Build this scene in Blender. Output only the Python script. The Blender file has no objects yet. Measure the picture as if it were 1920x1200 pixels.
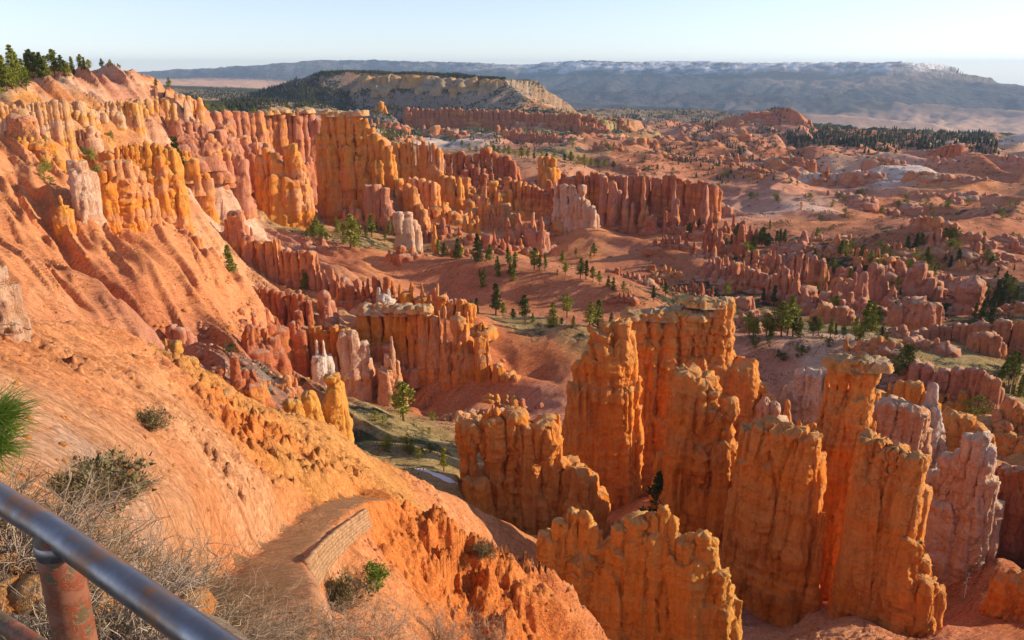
import bpy, math, random, bmesh
import numpy as np
from mathutils import Vector
random.seed(7); RNG = np.random.RandomState(11)
S = bpy.context.scene; COL = S.collection
# ---------------------------------------------------------------- camera geometry
F = 1507.0; PITCH = math.atan(470.0 / F); CNP, SNP = math.cos(PITCH), math.sin(PITCH)
def ray(px, py):
    x = (px - 960.0) / F; v = (600.0 - py) / F
    return np.array([x, CNP + v * SNP, v * CNP - SNP])
def P(px, py, h):
    """world point seen at photo pixel (px, py) at horizontal distance h"""
    d = ray(px, py); return d * (h / math.hypot(d[0], d[1]))
def tanv(px, py):
    d = ray(px, py); return -d[2] / math.hypot(d[0], d[1])
# ---------------------------------------------------------------- numpy gradient noise
_perm = RNG.permutation(256).astype(np.int32); _perm = np.concatenate([_perm, _perm, _perm])
_g = RNG.normal(size=(256, 3)).astype(np.float32); _g /= np.linalg.norm(_g, axis=1)[:, None]
def pn(x, y, z):
    x = np.asarray(x, np.float32); y = np.asarray(y, np.float32); z = np.asarray(z, np.float32)
    x, y, z = np.broadcast_arrays(x, y, z)
    xi = np.floor(x).astype(np.int32); yi = np.floor(y).astype(np.int32); zi = np.floor(z).astype(np.int32)
    xf = x - xi; yf = y - yi; zf = z - zi
    u = xf * xf * (3 - 2 * xf); v = yf * yf * (3 - 2 * yf); w = zf * zf * (3 - 2 * zf)
    xi &= 255; yi &= 255; zi &= 255
    def c(a, b, d):
        g = _g[_perm[_perm[_perm[(xi + a) & 255] + ((yi + b) & 255)] + ((zi + d) & 255)]]
        return g[..., 0] * (xf - a) + g[..., 1] * (yf - b) + g[..., 2] * (zf - d)
    x00 = c(0,0,0) * (1-u) + c(1,0,0) * u; x10 = c(0,1,0) * (1-u) + c(1,1,0) * u
    x01 = c(0,0,1) * (1-u) + c(1,0,1) * u; x11 = c(0,1,1) * (1-u) + c(1,1,1) * u
    return ((x00 * (1-v) + x10 * v) * (1-w) + (x01 * (1-v) + x11 * v) * w) * 1.5
def fbm(x, y, z, o=4, g=0.5):
    s = 0; a = 1.0
    for k in range(o):
        s = s + a * pn(x * 2**k + 17.3*k, y * 2**k - 9.1*k, z * 2**k + 3.7*k); a *= g
    return s
def smooth(e0, e1, x):
    t = np.clip((x - e0) / (e1 - e0), 0, 1); return t * t * (3 - 2 * t)
# ---------------------------------------------------------------- object helpers
def tag(o, label=None, cat=None, group=None, kind=None):
    if label: o['label'] = label
    if cat: o['category'] = cat
    if group: o['group'] = group
    if kind: o['kind'] = kind
    return o
def mesh_np(name, V, Fq, mat=None, parent=None, loc=None, smooth_=True, attr=None):
    """V (n,3) world coords, Fq (m,k) faces"""
    V = np.asarray(V, np.float64); Fq = np.asarray(Fq, np.int32)
    me = bpy.data.meshes.new(name)
    L = np.zeros(3) if loc is None else np.asarray(loc, float)
    W = (V - L).astype(np.float32)
    me.vertices.add(len(W)); me.vertices.foreach_set('co', W.ravel())
    k = Fq.shape[1]; m = len(Fq)
    me.loops.add(m * k); me.loops.foreach_set('vertex_index', Fq.ravel())
    me.polygons.add(m); me.polygons.foreach_set('loop_start', np.arange(0, m * k, k, dtype=np.int32))
    me.polygons.foreach_set('loop_total', np.full(m, k, np.int32))
    if smooth_: me.polygons.foreach_set('use_smooth', np.ones(m, bool))
    me.update(calc_edges=True)
    if attr:
        for an, av in attr.items():
            if av.ndim == 2:
                a = me.color_attributes.new(an, 'FLOAT_COLOR', 'POINT')
                c = np.ones((len(W), 4), np.float32); c[:, :3] = av; a.data.foreach_set('color', c.ravel())
            else:
                a = me.attributes.new(an, 'FLOAT', 'POINT'); a.data.foreach_set('value', av.astype(np.float32))
    if mat: me.materials.append(mat)
    o = bpy.data.objects.new(name, me); COL.objects.link(o)
    o.location = L
    if parent is not None: o.parent = parent
    return o
def empty(name, loc, rz=0):
    o = bpy.data.objects.new(name, None); COL.objects.link(o); o.location = loc; o.rotation_euler = (0, 0, rz)
    o.empty_display_size = .3
    return o
# ---------------------------------------------------------------- ground control points: photo pixel + horizontal distance
GC = [
 # foreground slope below the railing
 (-300,1200,3.0),(0,1200,3.2),(0,1050,4.4),(0,960,7),(0,850,13),(0,760,22),(0,660,35),(-300,700,20),(-300,620,38),
 (200,1200,4.2),(200,1100,6),(200,1000,10),(200,900,18),(200,800,30),(200,700,44),
 (400,1200,7),(400,1100,14),(400,1000,25),(400,900,38),(400,800,52),
 (560,1190,16),(520,1100,32),(560,1040,44),(640,960,56),(560,880,60),(560,810,70),
 (700,1190,30),(760,1100,52),(700,1020,56),(760,960,70),(700,880,84),(860,1190,60),(850,1050,70),(1000,1190,88),(950,1120,88),
 (900,1060,96),(820,960,98),(900,990,108),(980,1050,112),(1040,1120,104),(1100,1190,98),
 (1000,1400,40),(1400,1500,40),(1900,1600,40),(700,1400,14),(400,1350,4.5),(1000,1800,8),
 # ravine and brush floor
 (430,739,77),(480,769,81),(540,779,85),(620,796,89),(680,849,93),(760,891,102),(860,938,112),(430,790,88),(540,830,98),(620,850,102),(680,900,106),(760,935,115),(860,975,124),
 (-200,760,100),(0,720,100),(200,750,110),(400,850,115),(550,900,125),(700,860,150),
 (350,655,172),(430,650,190),(480,700,178),(520,750,165),(560,770,168),(700,770,190),(760,810,176),(830,860,160),(700,800,175),
 # left face
 (0,560,130),(0,470,165),(100,500,185),(200,560,178),(300,610,182),(60,420,215),(170,440,235),(300,470,235),(380,550,215),(300,540,205),
 (0,400,215),(0,330,245),(100,370,250),(280,440,255),(400,480,290),(420,430,330),(350,380,330),(500,430,420),
 # hoodoo field on the right
 (1180,930,168),(1300,1110,125),(1450,1180,117),(1550,1190,122),(1700,1200,120),(1800,1110,148),(1880,1100,150),(1900,1200,120),
 (1350,950,150),(1600,1000,160),(1750,950,175),(2100,1150,130),(2100,900,180),
 (1000,820,195),(1020,900,165),(1100,780,215),(1040,720,235),
 # middle
 (960,600,300),(900,740,235),(960,700,245),(1000,650,265),(620,610,300),(700,620,290),(800,560,320),(900,595,310),(1100,600,300),(1200,600,305),
 (600,520,330),(700,540,320),(650,440,470),(760,470,450),(860,480,440),(950,480,440),(1100,520,400),(1200,560,360),
 (1280,600,320),(1400,640,285),(1500,700,240),(1600,740,220),(1440,590,340),(1640,640,290),(1850,650,290),(1900,760,230),(2100,650,300),
 (1480,800,205),(1700,800,200),(1850,820,205),
 # right-hand badlands
 (1350,480,470),(1450,470,480),(1550,500,440),(1700,540,400),(1900,560,390),(1560,580,350),(1850,600,340),
 (1400,410,640),(1600,420,600),(1800,470,520),(1950,430,640),(2100,480,520),
 (1400,370,780),(1600,370,820),(1800,390,780),(1950,370,860),
 (1100,410,620),(1000,410,600),(850,400,610),(750,400,590),(1250,430,580),
 (900,300,1000),(1050,300,1050),(1250,330,900),(1400,320,1000),(1550,340,960),(1750,350,930),(1950,340,1050),
 (800,262,1350),(1000,280,1300),(1200,290,1250),(1400,290,1350),(1600,300,1300),(1850,310,1250),
 (450,235,1200),(600,245,1150),(250,215,1000),(100,300,700),
 (700,240,1700),(900,250,1650),(1100,255,1700),(1300,255,2000),(1500,262,2000),(1700,280,1800),(1950,285,1800),
 (1250,215,3200),(1500,240,3300),(1700,258,3200),(1950,268,3400),
 (600,195,2900),(450,178,3200),(200,175,2500),(900,200,4000),(1100,205,4500),
 (300,158,7500),(480,158,8000),(700,172,8000),(1000,195,7000),(1400,235,6500),(1700,246,7000),(1950,258,7000),(2200,262,7000),
 (0,152,12000),(400,148,12000),(800,165,12000),(1300,190,12000),(1800,215,12000),(2200,220,12000),
 (0,150,40000),(1000,150,40000),(1900,150,40000),(-400,200,1200),(-400,300,400),(-400,500,150),(2300,600,300),(2300,350,1000),
]
# ---------------------------------------------------------------- crests: (pixel x, pixel y, distance) lines; profile = (distance, drop) per side
# each: pts, near profile, far profile, rill wavelength, rill amplitude
CR = [
 dict(n='left rim', pts=[(-500,140,290),(-200,150,300),(0,152,320),(70,150,345),(170,138,390),(215,128,415),(232,133,420)],
      near=[(0,0),(5,2.5),(18,13),(30,28)], far=[(0,0),(40,4),(90,26)], lam=14, amp=.45, ext=1.7),
 dict(n='summit shoulder', pts=[(215,128,415),(245,140,425),(300,160,450),(370,188,495)],
      near=[(0,0),(4,3),(12,24),(22,44)], far=[(0,0),(20,8),(50,30)], lam=10, amp=.12, ext=2),
 dict(n='rim wall', pts=[(400,212,600),(500,216,625),(600,222,645),(700,240,650),(740,270,665)],
      near=[(0,0),(4,3),(9,34),(20,55)], far=[(0,0),(40,20),(80,60)], lam=20, amp=.2),
 dict(n='left spur', pts=[(0,350,236),(90,352,240),(180,372,250)],
      near=[(0,0),(4,1.0),(20,15),(30,28)], far=[(0,0),(6,2),(20,14)], lam=9, amp=.5, ext=2),
 dict(n='tower slope', pts=[(330,345,345),(400,415,350),(470,448,380),(540,470,390)],
      near=[(0,0),(5,1.5),(60,36)], far=[(0,0),(5,1.5),(60,30)], lam=10, amp=.3),
 dict(n='middle ridge', pts=[(500,450,420),(560,455,400),(640,468,385),(740,479,372),(820,481,365),(880,483,360),(960,492,350),(1030,506,345),(1100,521,340),(1160,545,332),(1215,585,320)],
      near=[(0,0),(5,1.2),(20,11),(60,38),(90,50)], far=[(0,0),(8,1.2),(30,5),(80,20)], lam=30, amp=.12),
 dict(n='talus ridge', pts=[(1030,440,520),(1080,424,520),(1150,438,490),(1240,458,460),(1300,480,440),(1345,505,420)],
      near=[(0,0),(5,1),(60,34)], far=[(0,0),(6,1.5),(60,30)], lam=26, amp=.12),
 dict(n='tree bench', pts=[(840,585,310),(900,592,300),(1000,604,290),(1090,622,272),(1200,640,262),(1380,632,262),(1480,634,262),(1600,640,258),(1700,655,252),(1780,690,240)],
      near=[(0,0),(6,1.4),(30,17),(70,36)], far=[(0,0),(10,1.5),(50,8)], lam=22, amp=.15),
 dict(n='red spur', pts=[(740,575,285),(830,600,270),(900,660,255),(940,700,245),(1060,725,232)],
      near=[(0,0),(4,1),(40,24)], far=[(0,0),(4,1),(40,22)], lam=9, amp=.25),
 dict(n='snow ridge', pts=[(1345,400,640),(1420,398,620),(1500,388,600),(1560,398,590),(1640,410,570),(1750,425,545),(1860,470,500),(1950,500,480)],
      near=[(0,0),(5,1),(80,40)], far=[(0,0),(5,1),(80,36)], lam=26, amp=.3),
 dict(n='badland ridge', pts=[(1340,345,860),(1500,358,820),(1650,372,780),(1800,385,740),(1950,410,700)],
      near=[(0,0),(6,1.5),(90,40)], far=[(0,0),(6,1),(90,36)], lam=36, amp=.4),
 dict(n='badland ridge', pts=[(1560,352,900),(1660,350,880),(1760,352,860),(1880,366,820),(1960,372,800)],
      near=[(0,0),(6,1.5),(90,40)], far=[(0,0),(6,1),(90,36)], lam=34, amp=.4),
 dict(n='badland ridge', pts=[(1480,420,590),(1560,440,545),(1640,465,510),(1700,500,470)],
      near=[(0,0),(5,1),(80,40)], far=[(0,0),(5,1),(80,36)], lam=22, amp=.3),
 dict(n='badland ridge', pts=[(1200,322,1000),(1330,318,1020),(1450,322,1060),(1560,316,1100),(1700,312,1150)],
      near=[(0,0),(6,2),(90,36)], far=[(0,0),(6,1),(90,30)], lam=44, amp=.4),
 dict(n='white ridge', pts=[(1490,300,1250),(1600,296,1250),(1720,292,1250),(1830,296,1250)],
      near=[(0,0),(6,2),(90,34)], far=[(0,0),(10,1),(90,20)], lam=40, amp=.4),
 dict(n='right hill', pts=[(1800,285,1500),(1850,265,1500),(1900,252,1500),(2000,246,1500),(2200,240,1500)],
      near=[(0,0),(10,3),(160,80)], far=[(0,0),(10,1),(160,40)], lam=60, amp=.4),
 dict(n='wooded hill', pts=[(1500,248,2700),(1600,250,2700),(1700,254,2600),(1800,258,2600),(1850,262,2600)],
      near=[(0,0),(30,8),(300,90)], far=[(0,0),(30,8),(300,90)], lam=120, amp=.3),
 dict(n='ship butte', pts=[(1290,243,2350),(1340,228,2300),(1400,216,2260),(1450,204,2200),(1480,198,2180),(1497,207,2150),(1515,236,2120)],
      near=[(0,0),(5,2),(18,36),(45,60),(120,85),(260,110)], far=[(0,0),(10,4),(120,80)], lam=24, amp=.5),
 dict(n='badland hill', pts=[(1180,232,2300),(1260,226,2500),(1340,232,2600),(1430,246,2500)],
      near=[(0,0),(20,6),(200,70)], far=[(0,0),(20,6),(200,70)], lam=70, amp=.5),
 dict(n='badland hill', pts=[(1060,215,2300),(1140,205,2500),(1230,202,2700),(1330,208,2800),(1420,222,2800)],
      near=[(0,0),(20,6),(200,70)], far=[(0,0),(20,6),(200,70)], lam=80, amp=.5),
 dict(n='badland hill', pts=[(1140,262,1700),(1240,258,1750),(1350,262,1800),(1450,268,1750),(1560,282,1600)],
      near=[(0,0),(20,6),(200,60)], far=[(0,0),(20,6),(200,60)], lam=60, amp=.5),
 dict(n='mesa', pts=[(600,134,2250),(690,134,2250),(760,137,2180),(830,141,2100),(900,145,2050),(948,152,1990)],
      near=[(0,0),(4,3),(12,44),(34,50),(220,140),(420,190)], far=[(0,0),(150,5),(260,60),(500,190)], lam=70, amp=.5),
 dict(n='mesa nose', pts=[(948,160,1990),(963,164,1960),(985,183,1900),(1030,203,1850),(1080,212,1800)],
      near=[(0,0),(8,3),(200,95)], far=[(0,0),(8,3),(200,95)], lam=26, amp=.5),
 dict(n='mesa tail', pts=[(380,184,2700),(440,180,2600),(500,168,2500),(560,150,2400),(600,137,2300)],
      near=[(0,0),(15,3),(60,28),(220,95)], far=[(0,0),(15,3),(300,110)], lam=60, amp=.4),
 dict(n='forest flat', pts=[(330,182,1500),(420,187,1500),(520,190,1500),(600,196,1500)],
      near=[(0,0),(30,10),(120,90)], far=[(0,0),(60,4),(400,30)], lam=70, amp=.3),
 dict(n='mesa shelf', pts=[(700,200,1780),(800,206,1760),(900,207,1740),(1000,207,1700),(1080,212,1680),(1130,222,1640)],
      near=[(0,0),(12,3),(20,30),(160,80)], far=[(0,0),(12,2),(160,10)], lam=40, amp=.5),
 dict(n='mesa shelf', pts=[(920,243,1450),(1000,246,1430),(1100,256,1400),(1200,272,1330)],
      near=[(0,0),(12,3),(20,24),(160,60)], far=[(0,0),(12,2),(160,14)], lam=40, amp=.5),
 dict(n='far plateau', pts=[(-400,142,17000),(0,140,17000),(260,136,16500),(330,131,16500),(420,126,16000),(500,121,15500),(600,113,15500),(690,113,15500),(760,117,15000),(830,116,15000),(900,122,14500),(1000,121,14500),(1030,116,14300),(1080,114,14000),(1180,117,13500),(1300,115,13300),(1400,119,13000),(1500,118,12800),(1600,117,12600),(1690,118,12400)],
      near=[(0,0),(70,45),(260,100),(420,210),(1500,420),(4200,800)], far=[(0,0),(500,5),(3000,60)], lam=700, amp=.5, ext=.3),
 dict(n='far plateau', pts=[(1690,118,12400),(1722,133,12300),(1730,142,12200),(1800,151,12000),(1890,164,11800),(2000,168,11800),(2300,175,11800)],
      near=[(0,0),(60,30),(420,150),(1500,360),(4200,720)], far=[(0,0),(1500,100)], lam=600, amp=.4, ext=.25),
 dict(n='far foothill', pts=[(960,165,10500),(1100,168,10200),(1250,172,10000),(1400,176,9800),(1600,186,9500),(1900,205,9200),(2200,210,9000)],
      near=[(0,0),(200,60),(1500,330)], far=[(0,0),(200,40),(1500,200)], lam=500, amp=.6),
 dict(n='far foothill', pts=[(1000,190,7600),(1200,198,7400),(1400,206,7200),(1600,218,7000),(1750,232,6900)],
      near=[(0,0),(200,60),(1500,300)], far=[(0,0),(200,40),(1500,200)], lam=400, amp=.6),
]
def lin(pts, x): return float(np.interp(x, [p[0] for p in pts], [p[1] for p in pts]))
def rock_h(r, x):
    xs = [b[0] for b in r['base']]; h = r['h']
    return h if not isinstance(h, tuple) else h[0] + (h[1] - h[0]) * min(max((x - xs[0]) / max(xs[-1] - xs[0], 1), 0), 1)
# ---------------------------------------------------------------- rock tables (photo pixels of each crest and foot, distance in metres)
# name, material, category, label, distance (near end, far end), foot line, columns [(x, top y, width, kind)], options
# kinds: w wall column, t ledgy tower, h balanced head on a neck, s tapering spire, k rounded knob; or crest=[(x,y)..] with cw = column width
RK = []
def R(name, mat, cat, label, h, base, cols=None, **o): RK.append(dict(name=name, mat=mat, cat=cat, label=label, h=h, base=base, cols=cols or [], **o))
FN, WL, SP, HD, TW_, KN = 'rock fin', 'rock wall', 'rock spire', 'hoodoo', 'rock tower', 'rock knob'
# --- hoodoo field, lower right
R('rock_fin','rock_yellow',FN,'low yellow orange rock fin with a ragged crest, at the bottom edge right of centre', 95, [(1015,1110),(1080,1160),(1200,1260),(1370,1270)],
  [(1048,1010,64,'w'),(1096,1022,80,'w'),(1146,1014,80,'w'),(1198,990,80,'w'),(1240,992,72,'w'),(1290,1034,84,'w'),(1332,1070,66,'w'),(1030,1000,35,'t'),(1050,974,27,'t'),(1074,957,21,'t'),(1098,960,24,'t'),(1112,985,21,'t'),(1165,982,35,'w'),(1198,968,40,'t'),(1226,962,27,'t'),(1244,950,22,'w'),(1262,972,21,'t'),(1284,1010,35,'t'),(1301,1004,24,'w'),(1320,998,29,'t'),(1330,1022,27,'t'),(1350,1066,32,'t'),(1356,1110,35,'t')], thick=1.0)
R('hoodoo_cluster','rock_orange',HD,'orange hoodoos with thumb shaped heads, below and left of the tall ledgy tower', 140, [(855,895),(900,955),(960,1000),(1010,1018),(1115,1020)],
  [(877,788,40,'h'),(925,778,54,'h'),(915,766,14,'k'),(932,763,12,'k'),(965,768,46,'h'),(985,790,40,'w'),(1022,780,50,'h'),(1048,775,22,'s'),(1010,850,60,'w'),(1045,862,46,'w'),(1080,870,48,'w'),(1104,890,36,'w'),(945,880,60,'w'),(890,880,50,'w')], thick=1.25)
R('rock_tower','rock_orange',TW_,'tall ledgy orange tower with block heads, left end of the highest hoodoo wall', 163, [(1057,930),(1130,955),(1180,940)],
  [(1125,612,46,'t'),(1147,606,44,'t'),(1168,603,30,'t'),(1088,674,26,'k'),(1104,676,24,'k'),(1092,712,44,'w'),(1125,668,60,'t'),(1160,662,44,'t'),(1100,760,76,'w'),(1140,740,76,'w'),(1170,720,40,'w')], thick=1.1)
R('rock_wall','rock_orange',WL,'highest orange hoodoo wall with a row of cream capped columns on its crest', (176,186), [(1185,930),(1250,935),(1330,930),(1400,900),(1440,800)],
  [(1200,588,28,'t'),(1228,586,34,'t'),(1256,583,38,'t'),(1286,582,34,'t'),(1312,583,30,'t'),(1334,580,28,'t'),(1350,562,34,'t'),(1362,560,28,'t'),(1210,628,34,'h'),(1214,640,40,'w'),(1256,690,44,'w'),(1200,770,36,'w'),(1228,768,44,'w'),(1246,640,18,'k'),(1350,690,40,'w'),(1374,680,36,'w'),(1396,672,44,'w'),(1410,700,30,'w'),(1418,735,22,'w'),(1300,660,60,'w'),(1330,670,60,'w')], thick=1.2, cap=[(1186,1250,585),(1248,1340,580),(1300,1372,560)])
R('rock_wall','rock_orange',WL,'broad orange block with a brown overhanging head, in front of the cream capped wall', (140,137), [(1250,960),(1290,1060),(1350,1090),(1392,1080)],
  [(1290,690,50,'w'),(1326,706,52,'t'),(1300,720,60,'w'),(1272,811,44,'w'),(1300,812,40,'w'),(1335,780,60,'w'),(1362,822,40,'w'),(1376,840,28,'w'),(1370,746,28,'h'),(1245,850,30,'w'),(1392,870,28,'w')], thick=1.25)
R('rock_fin','rock_orange',FN,'massive orange rock block with a brightly lit ragged right edge, nearest of the big blocks', (128,122), [(1377,1100),(1420,1140),(1470,1175),(1510,1190),(1535,1130)],
  [(1396,868,34,'w'),(1410,800,40,'w'),(1436,790,50,'w'),(1466,792,50,'w'),(1494,800,44,'w'),(1516,812,36,'w'),(1524,830,28,'w'),(1450,850,90,'w'),(1500,1040,40,'w'),(1385,915,34,'w'),(1542,960,26,'c')], thick=1.3)
R('rock_wall','rock_orange',WL,'orange wall of slim columns with dark topped caps, right of the massive lit block', (137,133), [(1530,1140),(1580,1165),(1612,1180)],
  [(1546,804,28,'w'),(1562,800,30,'w'),(1572,680,26,'h'),(1590,672,30,'h'),(1614,672,30,'h'),(1634,676,30,'h'),(1582,760,40,'w'),(1606,880,26,'w'),(1595,850,30,'w'),(1618,740,36,'w'),(1570,880,44,'w'),(1538,880,30,'w'),(1528,812,22,'w'),(1605,800,26,'w'),(1640,790,24,'c'),(1552,700,20,'c')], thick=1.3, cap=[(1562,1650,672)])
R('rock_fin','rock_orange',FN,'deep orange rock fin split by two dark cracks, front row at the lower right', (121,118), [(1612,1140),(1660,1180),(1710,1200),(1765,1180)],
  [(1634,820,44,'w'),(1662,836,40,'w'),(1686,838,34,'w'),(1708,848,36,'w'),(1724,848,30,'w'),(1650,990,70,'w'),(1704,990,50,'w'),(1716,1072,34,'w'),(1734,1078,30,'w'),(1750,1090,26,'w'),(1620,900,30,'w'),(1600,960,26,'c')], thick=1.35)
R('rock_wall','rock_pale',WL,'pale pink columns with scalloped lit edges, behind the split orange fin', (150,146), [(1730,1070),(1790,1075),(1870,1050)],
  [(1746,880,26,'h'),(1764,884,24,'h'),(1786,850,30,'h'),(1806,846,30,'h'),(1826,815,34,'h'),(1850,830,34,'h'),(1842,812,30,'w'),(1775,930,50,'w'),(1820,920,60,'w'),(1856,900,30,'w')], thick=1.3)
R('rock_spire','rock_white',SP,'pale pointed pyramid rising above the pink columns at the right', 172, [(1715,880),(1790,880)],
  [(1748,718,52,'s'),(1752,760,66,'s'),(1732,790,36,'s')], thick=1.0, mscale=.5)
R('rock_wall','rock_pale',WL,'pale peach wall with a worn crest, left of the pale pointed pyramid', (168,166), [(1630,900),(1740,880)],
  [(1646,760,34,'w'),(1668,752,34,'w'),(1690,756,34,'w'),(1712,762,30,'w'),(1726,775,26,'w')], thick=1.3)
R('rock_wall','rock_white',WL,'whitish vertical rock sheet facing the viewer, behind the slim capped columns', 190, [(1463,850),(1520,860),(1570,840)],
  [(1505,697,26,'w'),(1524,694,28,'w'),(1544,696,28,'w'),(1560,694,22,'w'),(1488,722,30,'w'),(1478,745,26,'w')], thick=1.2)
R('hoodoo','rock_pale',HD,'pair of small peach stubs on the left of the whitish rock sheet', 172, [(1422,840),(1465,840)],
  [(1436,745,24,'k'),(1454,752,20,'k'),(1444,775,34,'w')], thick=1.2)
R('rock_fin','rock_orange',FN,'orange fin of shoulder height blocks, right of the pale pointed pyramid', 178, [(1770,880),(1860,880)],
  [(1790,775,34,'w'),(1812,782,30,'w'),(1836,800,30,'w')], thick=1.2)
R('rock_wall','rock_red',WL,'shaded red brown wall with a pale top, at the right edge in the lower half', 158, [(1860,1070),(1930,1070),(2000,1070)],
  [(1874,882,30,'w'),(1898,876,34,'w'),(1924,878,34,'w'),(1952,884,36,'w'),(1985,890,40,'w'),(1885,940,60,'w')], thick=1.3)
R('rock_wall','rock_orange',WL,'bright orange bank of blocks at the right edge above the shaded wall', 205, [(1850,890),(1930,890),(2000,890)],
  [(1866,800,26,'w'),(1884,796,30,'w'),(1906,792,30,'w'),(1930,790,34,'w'),(1960,800,34,'w'),(1990,800,34,'w')], thick=1.2)
R('boulder','rock_orange','boulder','rounded orange rock stub in the bottom right corner beside the dark shrubs', 133, [(1866,1150),(1930,1165)],
  [(1886,1074,36,'k'),(1908,1070,36,'k'),(1935,1075,40,'k')], thick=1.2)
R('rock_wall','rock_pink',WL,'long pinkish wall ending in a square prow, below the yellow grassy bench at right', (236,222), [(1690,740),(1760,752),(1890,775)],
  [(1700,690,26,'w'),(1718,676,26,'w'),(1738,682,26,'w'),(1760,698,26,'w')], thick=1.4, crest=[(1775,690),(1800,684),(1830,690),(1870,705),(1884,720)], cw=26)
R('rock_fin','rock_pink',FN,'low red spur falling to the right edge below the long pinkish wall', 205, [(1880,800),(1940,830)],
  [(1896,742,26,'w'),(1912,760,26,'w'),(1930,770,26,'w')], thick=1.2)
R('rock_wall','rock_pink',WL,'pink orange wall of rounded columns at the right edge, above the grassy bench', (300,290), [(1705,662),(1780,680),(1850,700),(1940,720),(2020,730)],
  thick=1.3, crest=[(1700,622),(1740,612),(1790,604),(1830,606),(1870,598),(1920,600),(1960,598),(2030,606)], cw=22, kinds='wwwt')
R('rock_wall','rock_pink',WL,'front block of the pink orange wall, standing just left of the frame edge', 272, [(1815,700),(1880,712)],
  [(1830,625,26,'w'),(1850,622,26,'w'),(1868,626,24,'w')], thick=1.3)
R('rock_spire','rock_pink',SP,'small lone red cone on the pale bench right of the tall hoodoo wall', 254, [(1578,662),(1612,672)], [(1588,634,20,'s'),(1600,652,20,'s')], thick=1.1)
R('boulder','rock_pink','boulder','squat rounded pink rock among the pines on the right', 292, [(1650,650),(1692,650)], [(1662,614,26,'k'),(1680,612,26,'k')], thick=1.2)
R('rock_tower','rock_pink',TW_,'twin blocky pink tower with a square shoulder, above the squat rounded rock', 322, [(1670,640),(1755,630)],
  [(1688,570,34,'w'),(1706,562,20,'w'),(1722,558,36,'t'),(1742,566,26,'t')], thick=1.3)
R('boulder','rock_pink','boulder','large dome shaped red rock in the shaded hollow near the right edge', 385, [(1795,590),(1852,590)], [(1815,524,36,'k'),(1832,517,34,'k'),(1822,530,50,'c')], thick=1.3)
R('rock_tower','rock_pink',TW_,'stepped red tower with a narrow head, centre of the shaded right hollow', 402, [(1700,565),(1770,565)],
  [(1726,492,26,'w'),(1714,505,24,'w'),(1744,520,26,'w'),(1758,535,20,'w'),(1735,488,16,'s')], thick=1.3)
R('rock_spire','rock_pink',SP,'red cone with a sharp top between two pine filled gullies', 372, [(1600,580),(1645,580)], [(1622,506,36,'s'),(1616,530,40,'c')], thick=1.2)
R('rock_spire','rock_pink',SP,'slender leaning red spire left of the sharp topped cone', 380, [(1580,560),(1612,560)], [(1604,508,16,'s'),(1594,530,22,'s')], thick=1.1)
R('rock_fin','rock_pink',FN,'curved red fin right of the sharp topped cone', 392, [(1632,560),(1672,575)], [(1640,490,20,'c'),(1652,500,20,'c'),(1660,522,18,'s')], thick=1.2)
R('rock_fin','rock_pink',FN,'tall narrow red fin leaning right, above the shaded gully', 405, [(1518,550),(1560,560)], [(1530,478,22,'c'),(1545,482,20,'c'),(1552,505,18,'s')], thick=1.2)
R('rock_tower','rock_pink',TW_,'jagged red tower group left of the leaning narrow fin', 418, [(1480,540),(1525,540)], [(1490,475,18,'s'),(1502,467,18,'c'),(1514,480,18,'s')], thick=1.3)
R('rock_fin','rock_pink',FN,'big slanting red fin with a saw toothed crest in the middle right', (372,362), [(1438,560),(1480,580),(1525,595)], thick=1.4, crest=[(1443,520),(1460,500),(1480,498),(1500,512),(1516,545)], cw=18, kinds='cct')
R('rock_fin','rock_pink',FN,'wedge shaped pink rock split in two, beside the dense pine group', (330,328), [(1525,620),(1605,625)],
  [(1535,580,24,'w'),(1550,568,26,'w'),(1566,574,16,'w'),(1582,574,22,'w'),(1596,590,16,'w')], thick=1.2)
R('rock_fin','rock_pink',FN,'low ragged red ridge running down from the smooth mound at right', (420,392), [(1335,505),(1380,525),(1440,545)], thick=1.3, crest=[(1338,480),(1360,478),(1382,486),(1410,500),(1440,515)], cw=13, kinds='wsw')
R('hoodoo_cluster','rock_pink',HD,'twin red hoodoo blocks in the dark wooded gully right of centre', 440, [(1395,520),(1465,530)], [(1404,470,20,'c'),(1418,468,20,'c'),(1440,475,22,'c'),(1452,468,18,'s'),(1462,480,16,'s')], thick=1.3)
R('rock_wall','rock_red',WL,'dark red row of small pinnacles along the shaded wood, centre right', (388,372), [(1140,545),(1200,556),(1280,572),(1345,580)], thick=1.3, crest=[(1143,505),(1165,498),(1190,508),(1215,512),(1240,518),(1280,528),(1340,530)], cw=13, kinds='ssw', jag=10)
R('rock_wall','rock_red',WL,'line of knobbly red stubs behind the cream capped wall', (345,338), [(1180,600),(1260,600),(1330,590)], thick=1.2, crest=[(1183,578),(1205,560),(1240,572),(1280,570),(1330,560)], cw=14, kinds='ks', jag=8)
R('rock_spire','rock_red',SP,'orange red spire with a flared foot at the right end of the long wall', 462, [(1310,480),(1360,490)], [(1334,384,20,'s'),(1328,420,26,'s'),(1342,430,26,'s')], thick=1.2)
R('rock_spire','rock_red',SP,'two red cones below the right end of the long wall', 452, [(1345,470),(1405,475)], [(1352,433,24,'s'),(1393,420,26,'s'),(1378,440,20,'s')], thick=1.2)
R('rock_spire','rock_pink',SP,'small red cone on the crest of the pinkish slope, right of the twin cones', 480, [(1498,452),(1524,456)], [(1510,430,22,'s')], thick=1.1)
R('rock_spire','rock_pink',SP,'small red cone with a flat shoulder on the slope near the wooded gully', 475, [(1556,464),(1590,466)], [(1572,438,22,'s'),(1582,446,16,'s')], thick=1.1)
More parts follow.
